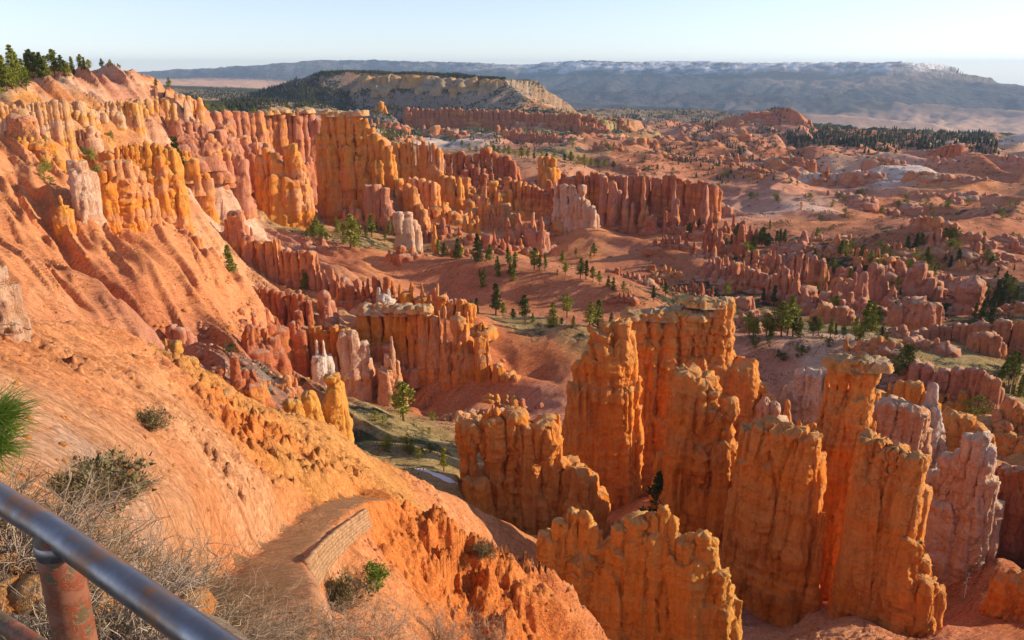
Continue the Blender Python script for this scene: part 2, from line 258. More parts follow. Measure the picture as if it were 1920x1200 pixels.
R('rock_tower','rock_pink',TW_,'ragged red tower cluster on the right hand ridge, above the stepped tower', 480, [(1735,480),(1785,490)], [(1746,435,20,'c'),(1762,427,20,'c'),(1776,445,18,'c')], thick=1.3)
R('rock_wall','rock_pink',WL,'row of low pink blocks on the ridge left of the ragged tower cluster', (500,490), [(1715,428),(1800,440)], thick=1.3, crest=[(1715,405),(1745,400),(1775,408),(1800,416)], cw=15, kinds='wk')
R('rock_wall','rock_pink',WL,'pale pink blocks breaking out of the slope below the ridge, right of centre', (436,430), [(1640,505),(1700,520)], thick=1.3, crest=[(1645,482),(1670,476),(1695,488)], cw=17, kinds='wk')
# --- middle fins
R('rock_wall','rock_orange',WL,'fluted orange wall with dark vertical grooves and a flat buff crest, centre of the picture', (262,246), [(668,700),(720,745),(790,775),(850,770)],
  [(683,573,28,'w'),(705,571,24,'w'),(727,573,24,'w'),(749,577,26,'w'),(772,581,24,'w'),(794,585,26,'w'),(812,592,22,'w'),(833,572,15,'s'),(822,580,16,'s'),(858,592,26,'h'),(868,606,22,'w'),(790,640,26,'w'),(836,642,24,'w'),(700,640,70,'w'),(812,650,24,'w')], thick=1.2, cap=[(670,806,574)])
R('rock_wall','rock_orange',WL,'orange buttress with a pale pointed head, right end of the fluted wall', (248,240), [(850,770),(915,770),(980,760)],
  [(880,660,28,'w'),(900,634,24,'w'),(914,640,20,'s'),(932,682,20,'w'),(948,698,26,'w'),(966,705,24,'w'),(862,690,36,'w')], thick=1.25)
R('rock_fin','rock_orange',FN,'row of slender orange spires standing behind the fluted wall', (282,276), [(750,600),(820,605),(890,600)],
  [(770,528,20,'s'),(762,545,22,'w'),(790,530,14,'s'),(802,546,16,'s'),(820,530,14,'s'),(828,552,18,'w'),(845,565,18,'w'),(862,562,16,'w'),(878,568,16,'w'),(786,556,24,'w')], thick=1.2)
R('rock_fin','rock_white',SP,'pair of pale pointed spires above the left part of the fluted wall', 268, [(698,590),(745,590)], [(711,537,20,'s'),(729,539,16,'s'),(720,552,24,'w')], thick=1.1)
R('rock_fin','rock_red',FN,'row of rounded red pinnacles on the shaded slope behind the pale spires', (300,295), [(640,580),(700,575),(750,560)], thick=1.2, crest=[(640,522),(675,518),(705,516),(738,522)], cw=17, kinds='sws', jag=14)
R('rock_wall','rock_red',WL,'dark grooved red wall with a buff crest, beside the rubble filled ravine', (272,258), [(427,592),(465,650),(510,690),(560,745),(600,765)], thick=1.25,
  crest=[(427,527),(455,530),(490,538),(520,538),(550,548),(585,556)], cw=18, kinds='w', jag=6)
R('rock_wall','rock_orange',WL,'lower orange tier under the dark grooved red wall', (255,246), [(520,700),(560,745),(600,770),(645,775)], thick=1.3, crest=[(520,640),(545,622),(570,610),(600,606),(640,612),(665,620)], cw=20, kinds='w', jag=10)
R('hoodoo','rock_pink',HD,'square headed pink hoodoo stub on the saddle right of the dark grooved wall', 262, [(596,606),(622,606)], [(608,543,22,'k'),(610,560,22,'w')], thick=1.2)
R('rock_spire','rock_white',SP,'pale double spire with a hollow between its heads, in front of the central walls', 236, [(582,765),(618,770)], [(592,637,18,'s'),(605,637,16,'s'),(598,665,28,'w'),(612,680,18,'s')], thick=1.2)
R('rock_spire','rock_pale',SP,'peach spires leaning together right of the pale double spire', 240, [(618,770),(680,765)], [(630,668,18,'s'),(645,625,22,'w'),(660,620,22,'w'),(670,650,22,'w'),(655,690,30,'w'),(680,640,20,'w')], thick=1.3)
R('rock_spire','rock_pale',SP,'broad peach pyramid with a thin finger on top, foot of the fluted wall', 238, [(700,750),(765,765)], [(734,628,18,'s'),(728,662,34,'s'),(744,675,32,'s'),(722,690,30,'w')], thick=1.2)
R('hoodoo','rock_yellow',HD,'lumpy yellow hoodoo finger on the lip of the foreground slope', 90, [(604,770),(640,805)], [(622,700,26,'t'),(630,745,24,'k'),(616,740,26,'k')], thick=1.1)
R('rock_outcrop','rock_yellow',KN,'pointed yellow knob on the lip of the slope, left of the lumpy finger', 88, [(558,775),(600,790)], [(578,731,30,'k'),(586,745,26,'k')], thick=1.1)
R('rock_outcrop','rock_yellow',KN,'smaller yellow knob on the lip of the slope, left of the pointed knob', 86, [(532,778),(566,785)], [(542,747,22,'k'),(554,749,22,'k')], thick=1.1)
R('rock_outcrop','rock_yellow',KN,'orange bird shaped knobs on the crest of the foreground slope', 74, [(300,672),(370,708)], [(309,634,13,'s'),(328,638,18,'h'),(345,664,24,'k'),(358,668,22,'k')], thick=1.0)
R('rock_tower','rock_pale',TW_,'rough pale rock tower cut off by the left edge above the pine sprig', 42, [(-40,730),(12,735)], [(-10,500,36,'t'),(-4,600,36,'t'),(-30,520,60,'w')], thick=1.0)
R('rock_wall','rock_pink',WL,'long descending row of red pinnacles left of centre, above the dark grooved wall', (338,308), [(405,485),(460,515),(520,532),(590,545),(645,560)], thick=1.2,
  cols=[(437,398,22,'t'),(448,394,16,'t'),(424,410,20,'s'),(417,434,24,'w'),(440,436,26,'w'),(462,440,22,'w'),(470,425,14,'s'),(488,450,20,'w'),(504,452,18,'w'),(514,444,14,'s'),(524,448,16,'s'),(538,467,18,'w'),(552,470,16,'w'),(566,468,16,'w'),(580,472,16,'w'),(594,474,14,'s'),(608,505,16,'s'),(622,503,16,'s'),(634,515,16,'s')])
R('rock_wall','rock_pink',WL,'short red columns at the toe of the left slope, above the long descending row', (250,246), [(318,465),(370,480)], thick=1.2, crest=[(318,425),(345,428),(370,440)], cw=16, kinds='w')
R('rock_wall','rock_pink',WL,'block of pink columns standing in the shaded ravine under the left cliff', 190, [(310,668),(355,675)], [(320,610,20,'w'),(336,612,20,'w'),(350,618,16,'w')], thick=1.0)
# --- left slope
R('rock_tower','rock_pale',TW_,'tall square pink tower with a lit rough side, on the left slope', 229, [(125,432),(165,432)], [(136,299,20,'t'),(152,302,22,'t'),(146,318,34,'t')], thick=1.1)
R('rock_spire','rock_orange',SP,'ragged orange spire beside the foot of the square pink tower', 225, [(98,450),(128,448)], [(112,364,14,'s'),(116,385,20,'t'),(106,400,16,'t')], thick=1.1)
R('rock_tower','rock_orange',TW_,'group of joined orange towers with knobbly heads, right of the square pink tower', (234,238), [(175,440),(240,446),(295,442)],
  [(190,318,20,'w'),(208,300,16,'t'),(222,298,18,'t'),(238,298,20,'t'),(228,330,34,'t'),(252,310,16,'t'),(264,322,16,'h'),(266,345,20,'t'),(280,358,16,'t'),(200,340,34,'w'),(250,350,30,'w')], thick=1.2)
R('hoodoo_cluster','rock_orange',HD,'twin orange hoodoos stepping down right of the joined towers', 290, [(282,400),(350,410)], [(296,291,16,'h'),(306,308,16,'h'),(300,330,26,'w'),(318,350,18,'w'),(332,336,13,'h'),(336,362,18,'w')], thick=1.2, snap=1)
R('rock_wall','rock_orange',WL,'crowded row of orange pinnacles high on the left slope', (330,324), [(190,300),(250,325),(330,345)], thick=1.3, crest=[(195,285),(220,270),(245,262),(275,264),(305,270),(332,275)], cw=13, kinds='tsw', jag=10, snap=1)
R('rock_wall','rock_pale',WL,'small cluster of pink stubs high on the left slope', 365, [(145,272),(192,285)], thick=1.2, crest=[(148,236),(165,233),(182,242),(190,258)], cw=11, kinds='st', jag=6, snap=1)
R('rock_wall','rock_cream',WL,'weathered cream ledge under the tree line at the far left', (345,352), [(-60,222),(0,218),(60,216),(128,212)], thick=1.2, crest=[(-60,196),(0,190),(40,194),(80,186),(125,184)], cw=12, kinds='wk', jag=5, snap=1)
R('rock_wall','rock_cream',WL,'second cream ledge right of the far left ledge', (372,390), [(128,210),(155,206)], thick=1.2, crest=[(130,188),(152,186)], cw=12, kinds='w', jag=4, snap=1)
R('rock_wall','rock_cream',WL,'pale scalloped cliff band below the highest orange summit', (415,430), [(175,210),(235,212),(255,212)], thick=1.2, crest=[(180,196),(210,184),(240,184),(256,190)], cw=13, kinds='w', jag=5, snap=1)
R('rock_outcrop','rock_pink',KN,'rounded pink knobs on the toe of the left slope near the dark gully', 330, [(355,370),(384,372)], [(366,355,14,'k'),(377,354,13,'k')], thick=1.1, snap=1)
# --- cliff rows, left centre
R('rock_wall','rock_pink',WL,'long smooth pink cliff with a ragged crest, under the summit shoulder', (500,520), [(285,245),(330,290),(375,310)], thick=1.2, crest=[(288,205),(310,196),(335,202),(356,200)], cw=20, kinds='w')
R('rock_fin','rock_pink',FN,'stepped pink buttress descending to the dark gully, left of the fluted cliffs', (470,440), [(358,330),(385,370),(428,378)], thick=1.4,
  cols=[(362,225,22,'w'),(372,248,22,'w'),(384,262,20,'w'),(396,292,20,'w'),(408,312,20,'w'),(418,330,18,'w'),(376,290,30,'w'),(400,330,34,'w')])
R('rock_wall','rock_pink',WL,'pale topped pink cliff along the skyline left of the great flat fin', (560,575), [(385,290),(440,310),(500,320)], thick=1.2, crest=[(383,205),(410,208),(440,204),(470,206),(486,204)], cw=22, kinds='w', jag=4)
R('rock_wall','rock_orange',WL,'row of dark grooved orange columns below the pale topped cliff', (512,505), [(390,345),(430,365),(475,372)], thick=1.3, crest=[(390,250),(410,246),(425,262),(445,250),(465,258)], cw=15, kinds='wsw', jag=14)
R('rock_fin','rock_orange',FN,'great orange fin with a ragged lit right edge and a tall left finger', (470,462), [(474,400),(520,425),(560,432),(585,430)], thick=1.35,
  cols=[(480,260,13,'s'),(486,290,20,'w'),(497,276,16,'w'),(510,286,18,'w'),(524,300,18,'w'),(537,275,16,'w'),(548,268,18,'t'),(558,290,16,'t'),(565,322,14,'t'),(572,345,14,'t'),(580,385,12,'s'),(520,330,60,'w'),(545,330,40,'w')])
R('rock_wall','rock_pink',WL,'flat topped pink cliff with a buff rim, left of the great flat fin', (590,600), [(495,330),(560,370),(610,380)], thick=1.2, crest=[(500,206),(530,204),(560,205),(580,206),(598,226)], cw=24, kinds='w', jag=2, cap=[(500,580,205)])
R('rock_fin','rock_orange',FN,'great flat topped fin of tall grooved columns, highest of the middle cliffs', (560,545), [(590,400),(640,420),(690,415),(736,345)], thick=1.4,
  cols=[(608,210,18,'w'),(624,208,18,'w'),(640,209,18,'t'),(656,209,18,'t'),(672,212,18,'t'),(684,222,16,'w'),(694,238,16,'t'),(706,250,16,'t'),(718,262,16,'t'),(729,272,14,'t'),(620,270,26,'w'),(650,270,26,'w'),(600,250,20,'w'),(680,290,30,'w'),(710,300,26,'w'),(630,340,40,'w')], cap=[(600,680,209)])
R('rock_fin','rock_pink',FN,'squared pink block with a flat top at the foot of the great flat topped fin', (518,512), [(680,420),(735,432)], thick=1.3, cols=[(690,345,20,'w'),(706,346,20,'w'),(720,352,18,'w'),(728,382,14,'w')])
R('rock_wall','rock_pale',WL,'pale pink slab with a vertical crack standing in the pines', 468, [(736,472),(786,476)], thick=1.2, cols=[(748,398,22,'w'),(764,398,20,'w'),(776,412,14,'w'),(782,428,10,'w')])
R('rock_spire','rock_orange',SP,'small sharp orange cone beside the pale cracked slab', 462, [(800,474),(828,478)], thick=1.1, cols=[(815,420,16,'s')])
R('rock_fin','rock_orange',FN,'orange fin running away behind the pale cracked slab', (540,505), [(735,420),(770,440),(800,440)], thick=1.4, cols=[(738,330,16,'w'),(750,336,18,'w'),(764,344,18,'w'),(774,350,16,'w'),(786,382,16,'w'),(794,392,12,'w')])
R('rock_wall','rock_orange',WL,'knobbly orange wall with a comb of small pinnacles, right of the great fin', (625,615), [(738,330),(790,345),(830,335)], thick=1.3, crest=[(740,262),(765,258),(790,262),(812,262),(826,280)], cw=12, kinds='ttws', jag=8)
R('rock_fin','rock_orange',FN,'pair of long orange fins with square ends in the middle of the cliffs', (565,545), [(755,370),(800,400),(850,410)], thick=1.4, crest=[(760,330),(785,332),(810,336),(820,350)], cw=16, kinds='w', jag=3)
R('rock_fin','rock_orange',FN,'blocky orange fin with a lit end, behind the pair of long fins', (600,585), [(820,390),(880,380)], thick=1.3, crest=[(824,330),(845,328),(868,332)], cw=16, kinds='w', jag=4)
R('rock_wall','rock_red',WL,'row of bulbous red brown hoodoos with round heads, centre of the far cliffs', (660,645), [(812,330),(880,340),(970,345)], thick=1.2,
  cols=[(826,284,14,'h'),(840,286,14,'h'),(854,284,14,'h'),(866,282,16,'h'),(880,290,16,'h'),(893,286,14,'h'),(905,276,14,'h'),(916,274,16,'h'),(928,284,14,'h'),(940,292,14,'w'),(950,290,16,'h'),(962,298,14,'w')])
R('rock_spire','rock_pink',SP,'slim pink pillar above two pale topped columns', 560, [(895,430),(955,428)], thick=1.3, cols=[(910,333,14,'s'),(902,368,16,'c'),(915,370,18,'c'),(934,362,14,'s'),(940,382,22,'s'),(925,385,20,'c')])
R('rock_spire','rock_orange',SP,'lit orange cone with a cluster of points, left of the sharp pink pinnacles', 505, [(864,428),(910,445)], thick=1.2, cols=[(882,394,14,'s'),(872,404,14,'s'),(894,404,14,'s'),(884,412,24,'s')])
R('rock_wall','rock_pink',WL,'row of sharp pink pinnacles joined at the foot, above the long smooth ridge', (490,484), [(940,462),(985,472),(1030,482)], thick=1.1,
  cols=[(953,408,18,'s'),(972,398,22,'s'),(985,415,18,'s'),(1002,396,18,'s'),(1016,406,16,'s'),(962,428,24,'w'),(994,430,24,'w'),(1014,432,20,'w')])
R('rock_wall','rock_red',WL,'red wall with pale tipped columns, left part of the long fluted cliff', (600,590), [(948,400),(1000,412),(1050,415)], thick=1.3, crest=[(952,330),(968,328),(985,334),(1002,345),(1020,350),(1040,352)], cw=15, kinds='w', jag=10)
R('hoodoo_cluster','rock_orange',HD,'cluster of orange heads rising above the left part of the long fluted cliff', 640, [(1005,345),(1050,345)], thick=1.2, cols=[(1014,292,12,'h'),(1026,292,12,'h'),(1038,294,14,'h'),(1026,310,30,'w')])
R('rock_fin','rock_pale',FN,'pink fin pierced by a small window, its right end brightly lit', (520,512), [(1036,432),(1080,440),(1125,428)], thick=1.2,
  cols=[(1043,340,14,'s'),(1046,372,18,'w'),(1058,345,16,'w'),(1072,346,16,'w'),(1092,345,14,'h'),(1084,365,18,'w'),(1100,375,18,'w'),(1112,385,14,'w'),(1064,380,20,'w')])
R('rock_wall','rock_red',WL,'long fluted red cliff with dark grooves and a pale top', (575,545), [(1050,420),(1120,428),(1200,430),(1280,425),(1345,410)], thick=1.2, crest=[(1050,324),(1080,320),(1110,318),(1140,322),(1170,320),(1200,322),(1230,322),(1270,326),(1310,336),(1343,338)], cw=17, kinds='w', jag=9)
R('rock_wall','rock_pink',WL,'front rank of red buttresses against the long fluted cliff', (545,525), [(1110,428),(1180,445),(1260,435),(1330,425)], thick=1.2, cols=[(1175,328,18,'s'),(1186,380,22,'s'),(1208,330,14,'s'),(1214,385,18,'s'),(1266,338,14,'s'),(1270,370,18,'s'),(1238,412,16,'s'),(1325,345,22,'s'),(1300,390,20,'s'),(1150,340,18,'w'),(1132,330,16,'w')])
R('rock_spire','rock_pale',SP,'pair of small pale rocks perched on the snowy looking ridge right of the long cliff', 620, [(1490,398),(1512,400)], thick=1.1, cols=[(1504,377,7,'h'),(1498,392,14,'k')])
# --- distance
R('rock_wall','rock_red',WL,'far row of red columns at the foot of the flat topped mesa', (1700,1640), [(765,236),(900,238),(1000,238),(1130,246)], thick=1.3, crest=[(765,200),(800,202),(850,200),(900,203),(950,203),(1000,207),(1050,208),(1110,212),(1125,222)], cw=9, kinds='wwt', jag=5)
R('rock_wall','rock_red',WL,'second far row of red columns, right below the mesa row', (1400,1330), [(930,262),(1050,268),(1150,276),(1205,285)], thick=1.3, crest=[(932,240),(980,242),(1030,248),(1080,252),(1140,262),(1200,276)], cw=8, kinds='wst', jag=7)
R('rock_wall','rock_red',WL,'small red columns at the right tail of the mesa rows', (1590,1500), [(1080,240),(1150,250)], thick=1.3, crest=[(1085,222),(1110,226),(1145,238)], cw=8, kinds='ws', jag=5)
R('rock_spire','rock_orange',SP,'lit orange stub left of the far mesa row', 1700, [(700,210),(728,212)], thick=1.2, cols=[(705,196,9,'s'),(714,189,10,'t'),(722,196,9,'s')])
R('rock_wall','rock_red',WL,'small cluster of orange columns on the scrub flat behind the long cliff', (880,870), [(1158,318),(1208,320)], thick=1.2, crest=[(1160,300),(1175,295),(1190,302),(1206,298)], cw=8, kinds='w', jag=5)
R('butte','rock_red','butte','red slab sided butte in the far right distance, left of the blocky red butte', (1180,1160), [(1578,308),(1640,312),(1703,312)], thick=1.5, crest=[(1580,290),(1600,284),(1640,285),(1680,284),(1700,288)], cw=15, kinds='w', jag=3)
R('butte','rock_red','butte','blocky red butte in the far right distance with a high square end', (1220,1190), [(1735,305),(1780,310),(1816,310)], thick=1.6, crest=[(1738,284),(1755,276),(1780,266),(1800,266),(1814,278)], cw=15, kinds='w', jag=3)
R('rock_wall','rock_red',WL,'small red block in front of the slab sided butte', 1060, [(1640,322),(1665,324)], thick=1.3, crest=[(1642,304),(1663,302)], cw=9, kinds='w', jag=3)
R('rock_wall','rock_white',WL,'white cliff with lit end, leftmost of the white cliffs at right', (980,960), [(1503,336),(1560,342),(1616,346)], thick=1.4, crest=[(1505,323),(1540,322),(1580,321),(1615,321)], cw=11, kinds='w', jag=2)
R('rock_spire','rock_red',SP,'red pyramid poking above the leftmost white cliff', 965, [(1538,338),(1564,340)], thick=1.2, cols=[(1552,311,14,'s'),(1546,322,18,'s')])
R('rock_wall','rock_white',WL,'small lit white prow between the two white cliffs', 940, [(1645,352),(1682,354)], thick=1.3, crest=[(1647,332),(1678,333)], cw=10, kinds='w', jag=2)
R('rock_wall','rock_white',WL,'long white cliff, rightmost of the white cliffs at right', (960,930), [(1680,336),(1740,345),(1806,355)], thick=1.4, crest=[(1685,320),(1720,322),(1760,322),(1804,328)], cw=12, kinds='w', jag=2)
R('cliff_band','rock_buff','cliff','buff cliff band along the top of the flat topped mesa, its right end lit', (2180,1985), [(690,160),(760,160),(850,163),(955,174)], thick=.8, crest=[(690,142),(770,140),(830,143),(900,148),(950,152)], cw=34, kinds='w', jag=1)
R('cliff_band','rock_buff','cliff','small lit block at the right tip of the mesa top', 1960, [(950,176),(966,178)], thick=.9, crest=[(951,160),(962,160)], cw=8, kinds='w', jag=1)
R('cliff_band','rock_red','cliff','lit red prow of the tilted butte in the right distance', (2260,2130), [(1400,240),(1450,246),(1512,244)], thick=.8, crest=[(1405,222),(1440,212),(1470,206),(1490,210),(1508,232)], cw=12, kinds='w', jag=2)

CLUSTERS = [
 ((335,235,460,335),9,(34,64),19,'rock_pink','wwt','rock_buttress','pink ribbed buttress on the steep face under the summit shoulder','ribbed buttresses under the summit shoulder'),
 ((745,436,1040,484),11,(20,46),13,'rock_red','scw','hoodoo_cluster','red spire group between the cliffs and the long smooth ridge','spire groups before the long smooth ridge'),
 ((850,335,960,385),6,(28,50),12,'rock_red','wst','hoodoo_cluster','red column group under the bulbous hoodoos','column groups under the bulbous hoodoos'),
 ((430,600,600,740),7,(40,80),17,'rock_red','wsc','hoodoo_cluster','dark red column group against the wall above the rubble ravine','column groups above the rubble ravine'),
 ((1385,560,1470,625),5,(24,44),16,'rock_pink','cct','hoodoo_cluster','pink cone group behind the dense pines','cone groups behind the dense pines'),
 ((1630,600,1770,665),5,(24,40),16,'rock_pink','ctk','hoodoo_cluster','pink block group around the squat rounded rock','block groups around the squat rounded rock'),
 ((1450,760,1720,850),7,(50,95),20,'rock_orange','wst','hoodoo_cluster','orange column group filling the gaps behind the near towers','column groups behind the near towers'),
 ((1760,770,1915,880),4,(40,70),20,'rock_orange','wst','hoodoo_cluster','orange column group behind the pale columns at right','column groups behind the pale columns'), # foot box, count, height px, width px, material, kinds, name, category, label, group
 ((1335,480,1480,545),13,(22,42),13,'rock_pink','cst','hoodoo_cluster','small red cone cluster in the wooded gully right of the smooth mound','cone clusters in the wooded gully'),
 ((1470,450,1700,505),11,(16,34),12,'rock_pink','cst','hoodoo_cluster','small red rock cluster on the slope above the shaded hollow','rock clusters above the shaded hollow'),
 ((1500,520,1720,610),14,(28,52),17,'rock_pink','cct','hoodoo_cluster','ragged cone group in the shaded hollow at right','cone groups in the shaded hollow'),
 ((1700,440,1915,520),15,(14,30),13,'rock_pink','ckt','hoodoo_cluster','small pink rock cluster on the ridges near the right edge','rock clusters near the right edge'),
 ((1760,530,1915,610),6,(22,40),17,'rock_pink','cct','hoodoo_cluster','rough pink rock group in shade at the right edge','rock groups in shade at the right edge'),
 ((1140,500,1335,570),8,(14,26),9,'rock_red','css','hoodoo_cluster','small dark red pinnacle group in the wood below the smooth mound','pinnacle groups below the smooth mound'),
 ((1050,410,1340,440),13,(30,62),15,'rock_red','scw','rock_spire','red spire group leaning on the foot of the long fluted cliff','spire groups at the foot of the long fluted cliff'),
 ((1240,430,1420,475),8,(18,42),13,'rock_red','csc','rock_spire','red cone below the right half of the long fluted cliff','cones below the long fluted cliff'),
 ((790,375,960,430),12,(30,58),14,'rock_orange','wst','hoodoo_cluster','orange column group in the middle of the cliffs','column groups in the middle of the cliffs'),
 ((960,350,1060,400),6,(26,46),13,'rock_red','wst','hoodoo_cluster','red column group behind the sharp pink pinnacles','column groups behind the sharp pinnacles'),
 ((600,400,720,425),4,(30,50),14,'rock_orange','wst','hoodoo_cluster','orange column group at the foot of the great flat topped fin','column groups at the foot of the great fin'),
 ((640,560,900,615),8,(26,46),14,'rock_orange','swc','hoodoo_cluster','slim orange pinnacle group just behind the fluted wall','pinnacle groups behind the fluted wall'),
 ((520,470,660,560),7,(24,44),13,'rock_pink','swc','hoodoo_cluster','red pinnacle group beside the long descending row','pinnacle groups beside the descending row'),
 ((600,680,760,770),5,(40,80),18,'rock_pink','swc','hoodoo_cluster','peach pinnacle group at the foot of the central walls','pinnacle groups at the foot of the central walls'),
 ((880,740,1000,800),5,(18,34),16,'rock_orange','ckt','rock_outcrop','low orange outcrop between the valley pocket and the tall tower','low outcrops by the valley pocket'),
 ((190,290,345,350),9,(20,36),12,'rock_orange','tsw','hoodoo_cluster','small orange pinnacle group high on the left slope','pinnacle groups high on the left slope'),
 ((0,205,270,222),14,(9,16),11,'rock_cream','wkk','rock_ledge','cream rock ledge in the pale band under the left rim','ledges in the pale band under the left rim'),
 ((285,185,360,205),5,(12,24),13,'rock_cream','wkt','rock_ledge','peach crag on the skyline shoulder right of the summit','crags on the skyline shoulder'),
 ((60,260,190,330),6,(8,16),10,'rock_orange','kck','rock_outcrop','small orange outcrop on the lit upper left slope','outcrops on the upper left slope'),
 ((1100,255,1500,325),16,(7,15),12,'rock_red','wct','rock_ledge','far red ledge in the badlands beyond the long fluted cliff','far ledges beyond the long fluted cliff'),
 ((1500,300,1900,352),10,(8,16),13,'rock_pink','wct','rock_ledge','far pink ledge around the white cliffs','far ledges around the white cliffs'),
 ((700,222,1160,262),16,(9,20),11,'rock_red','wst','rock_ledge','far red column group in the rows under the mesa','far column groups under the mesa'),
 ((1380,215,1520,262),6,(8,16),12,'rock_red','wct','rock_ledge','red crag on the tilted butte','crags on the tilted butte'),
 ((1560,362,1900,400),9,(7,13),12,'rock_pink','ckw','rock_ledge','low pink ledge on the banded badlands','low ledges on the banded badlands'),
]

# ---------------------------------------------------------------- terrain
CR.insert(0, dict(n='shoulder', pts=[(-300,545,40),(-100,570,45),(0,583,50),(100,592,58),(200,615,64),(300,655,70),(370,690,74),(430,735,78),(480,765,82),(540,775,86),(620,790,88),(680,845,92),(760,885,100),(860,935,112),(1000,1008,124)],
      near=[(0,0),(2,.8),(6,4),(12,12)], far=[(0,0),(1.5,.5),(30,26),(60,56)], lam=7, amp=.1, ext=2))
CR.insert(1, dict(n='knob spur', pts=[(720,945,66),(775,955,68),(830,975,70),(880,1010,71),(905,1080,68),(920,1150,64)],
      near=[(0,0),(1.5,.6),(10,9)], far=[(0,0),(1,.6),(20,22)], lam=3.2, amp=.5, ext=2))
FINS_TALUS = []      # filled from the rock tables: (polyline of world points)
KA = 2.0
GC = GC + [(b[0], b[1], rock_h(r, b[0])) for r in RK for b in r['base'] if 60 < rock_h(r, b[0]) < 1500 and r['mat'] != 'rock_yellow' and not r.get('snap')]
_gp = np.array([(math.atan2(*(P(a, b, h)[:2])) * KA, math.log(h)) for a, b, h in GC])
_gt = np.array([tanv(a, b) for a, b, h in GC])
def _tps_fit(X, y, reg=2e-3):
    n = len(X); D = np.hypot(X[:, None, 0] - X[None, :, 0], X[:, None, 1] - X[None, :, 1])
    K = np.where(D > 0, D * D * np.log(D + 1e-12), 0) + reg * np.eye(n)
    Pm = np.c_[np.ones(n), X]; A = np.zeros((n + 3, n + 3)); A[:n, :n] = K; A[:n, n:] = Pm; A[n:, :n] = Pm.T
    return np.linalg.solve(A, np.r_[y, np.zeros(3)] if y.ndim == 1 else np.r_[y, np.zeros((3, y.shape[1]))])
def _tps_eval(X, w, q):
    out = np.zeros((len(q),) + w.shape[1:], np.float32)
    for i in range(0, len(q), 40000):
        Q = q[i:i+40000]
        D2 = (Q[:, None, 0] - X[None, :, 0])**2 + (Q[:, None, 1] - X[None, :, 1])**2
        out[i:i+40000] = (0.5 * D2 * np.log(D2 + 1e-12)) @ w[:len(X)] + np.c_[np.ones(len(Q)), Q] @ w[len(X):]
    return out
_gw = _tps_fit(_gp, _gt)
for c in CR: c['w'] = np.array([P(*p) for p in c['pts']])
def smax(a, b, k):
    h = np.clip(0.5 + 0.5 * (a - b) / k, 0, 1)
    return b * (1 - h) + a * h + k * h * (1 - h)
def ridge(z, x, y, c):
    W = c['w']; reach = max(c['near'][-1][0], c['far'][-1][0]) * 1.5
    m = (x > W[:, 0].min() - reach) & (x < W[:, 0].max() + reach) & (y > W[:, 1].min() - reach) & (y < W[:, 1].max() + reach)
    idx = np.nonzero(m)[0]
    if not len(idx): return z
    X = x[idx]; Y = y[idx]; best = np.full(len(X), 1e18); bz = np.zeros(len(X)); bs = np.zeros(len(X)); sd = np.zeros(len(X)); cap = np.zeros(len(X), bool); s0 = 0.; nseg = len(W) - 1; si = 0
    for a, b in zip(W[:-1], W[1:]):
        dx, dy = b[0] - a[0], b[1] - a[1]; L2 = dx * dx + dy * dy; L = math.sqrt(L2)
        t = np.clip(((X - a[0]) * dx + (Y - a[1]) * dy) / L2, 0, 1)
        ex = X - a[0] - t * dx; ey = Y - a[1] - t * dy; d = ex * ex + ey * ey
        k = d < best; best = np.where(k, d, best); bz = np.where(k, a[2] + t * (b[2] - a[2]), bz); bs = np.where(k, s0 + t * L, bs)
        nx, ny = dy, -dx
        ra = math.hypot(a[0], a[1])
        if nx * (-a[0] / ra + .5) + ny * -a[1] / ra < 0: nx, ny = -nx, -ny      # towards the camera = near side
        sd = np.where(k, ex * nx + ey * ny, sd); s0 += L
        cap = np.where(k, ((t <= 0) & (si == 0)) | ((t >= 1) & (si == nseg - 1)), cap); si += 1
    d = np.sqrt(best); lam = c['lam']; amp = c['amp']
    # rills and spurs: crest line wobbles, flanks corrugate
    wob = pn(bs / lam * .6, d / (lam * 3), 3.3) * .5 + pn(X / lam / 2, Y / lam / 2, 8.8) * .5
    f = np.abs(pn(bs / lam + wob * .9, d / (lam * 7), 1.7 + lam)) * 2 + .6 * np.abs(pn(bs / lam * 2.3 + wob * 1.5, d / (lam * 4), 5.1)) * 2
    f = np.clip(1 - f * .75, -.6, 1)
    de = d + np.minimum(d, lam * 2.6) * amp * (f - .35) * smooth(0, lam * 1.5, d)
    n_ = np.array(c['near'], float); f_ = np.array(c['far'], float)
    dn = np.where(sd > 0, np.interp(de, n_[:, 0], n_[:, 1]), np.interp(de, f_[:, 0], f_[:, 1]))
    dn = np.where(cap, np.maximum(np.interp(de, n_[:, 0], n_[:, 1]), np.interp(de, f_[:, 0], f_[:, 1])), dn)
    sl_n = (n_[-1, 1] - n_[-2, 1]) / (n_[-1, 0] - n_[-2, 0]); sl_f = (f_[-1, 1] - f_[-2, 1]) / (f_[-1, 0] - f_[-2, 0])
    dn += np.where(sd > 0, np.maximum(de - n_[-1, 0], 0) * max(sl_n, c.get('ext', .9)), np.maximum(de - f_[-1, 0], 0) * max(sl_f, c.get('ext', .9)))
    dn = np.where(cap & (sd <= 0), np.maximum(dn, np.interp(de, n_[:, 0], n_[:, 1]) + np.maximum(de - n_[-1, 0], 0) * max(sl_n, c.get('ext', .9))), dn)
    zr = bz - dn - 0.02 * lam * np.abs(pn(bs / lam, 0, 2)) 
    z[idx] = smax(z[idx], zr, c.get('k', lam * .12))
    return z
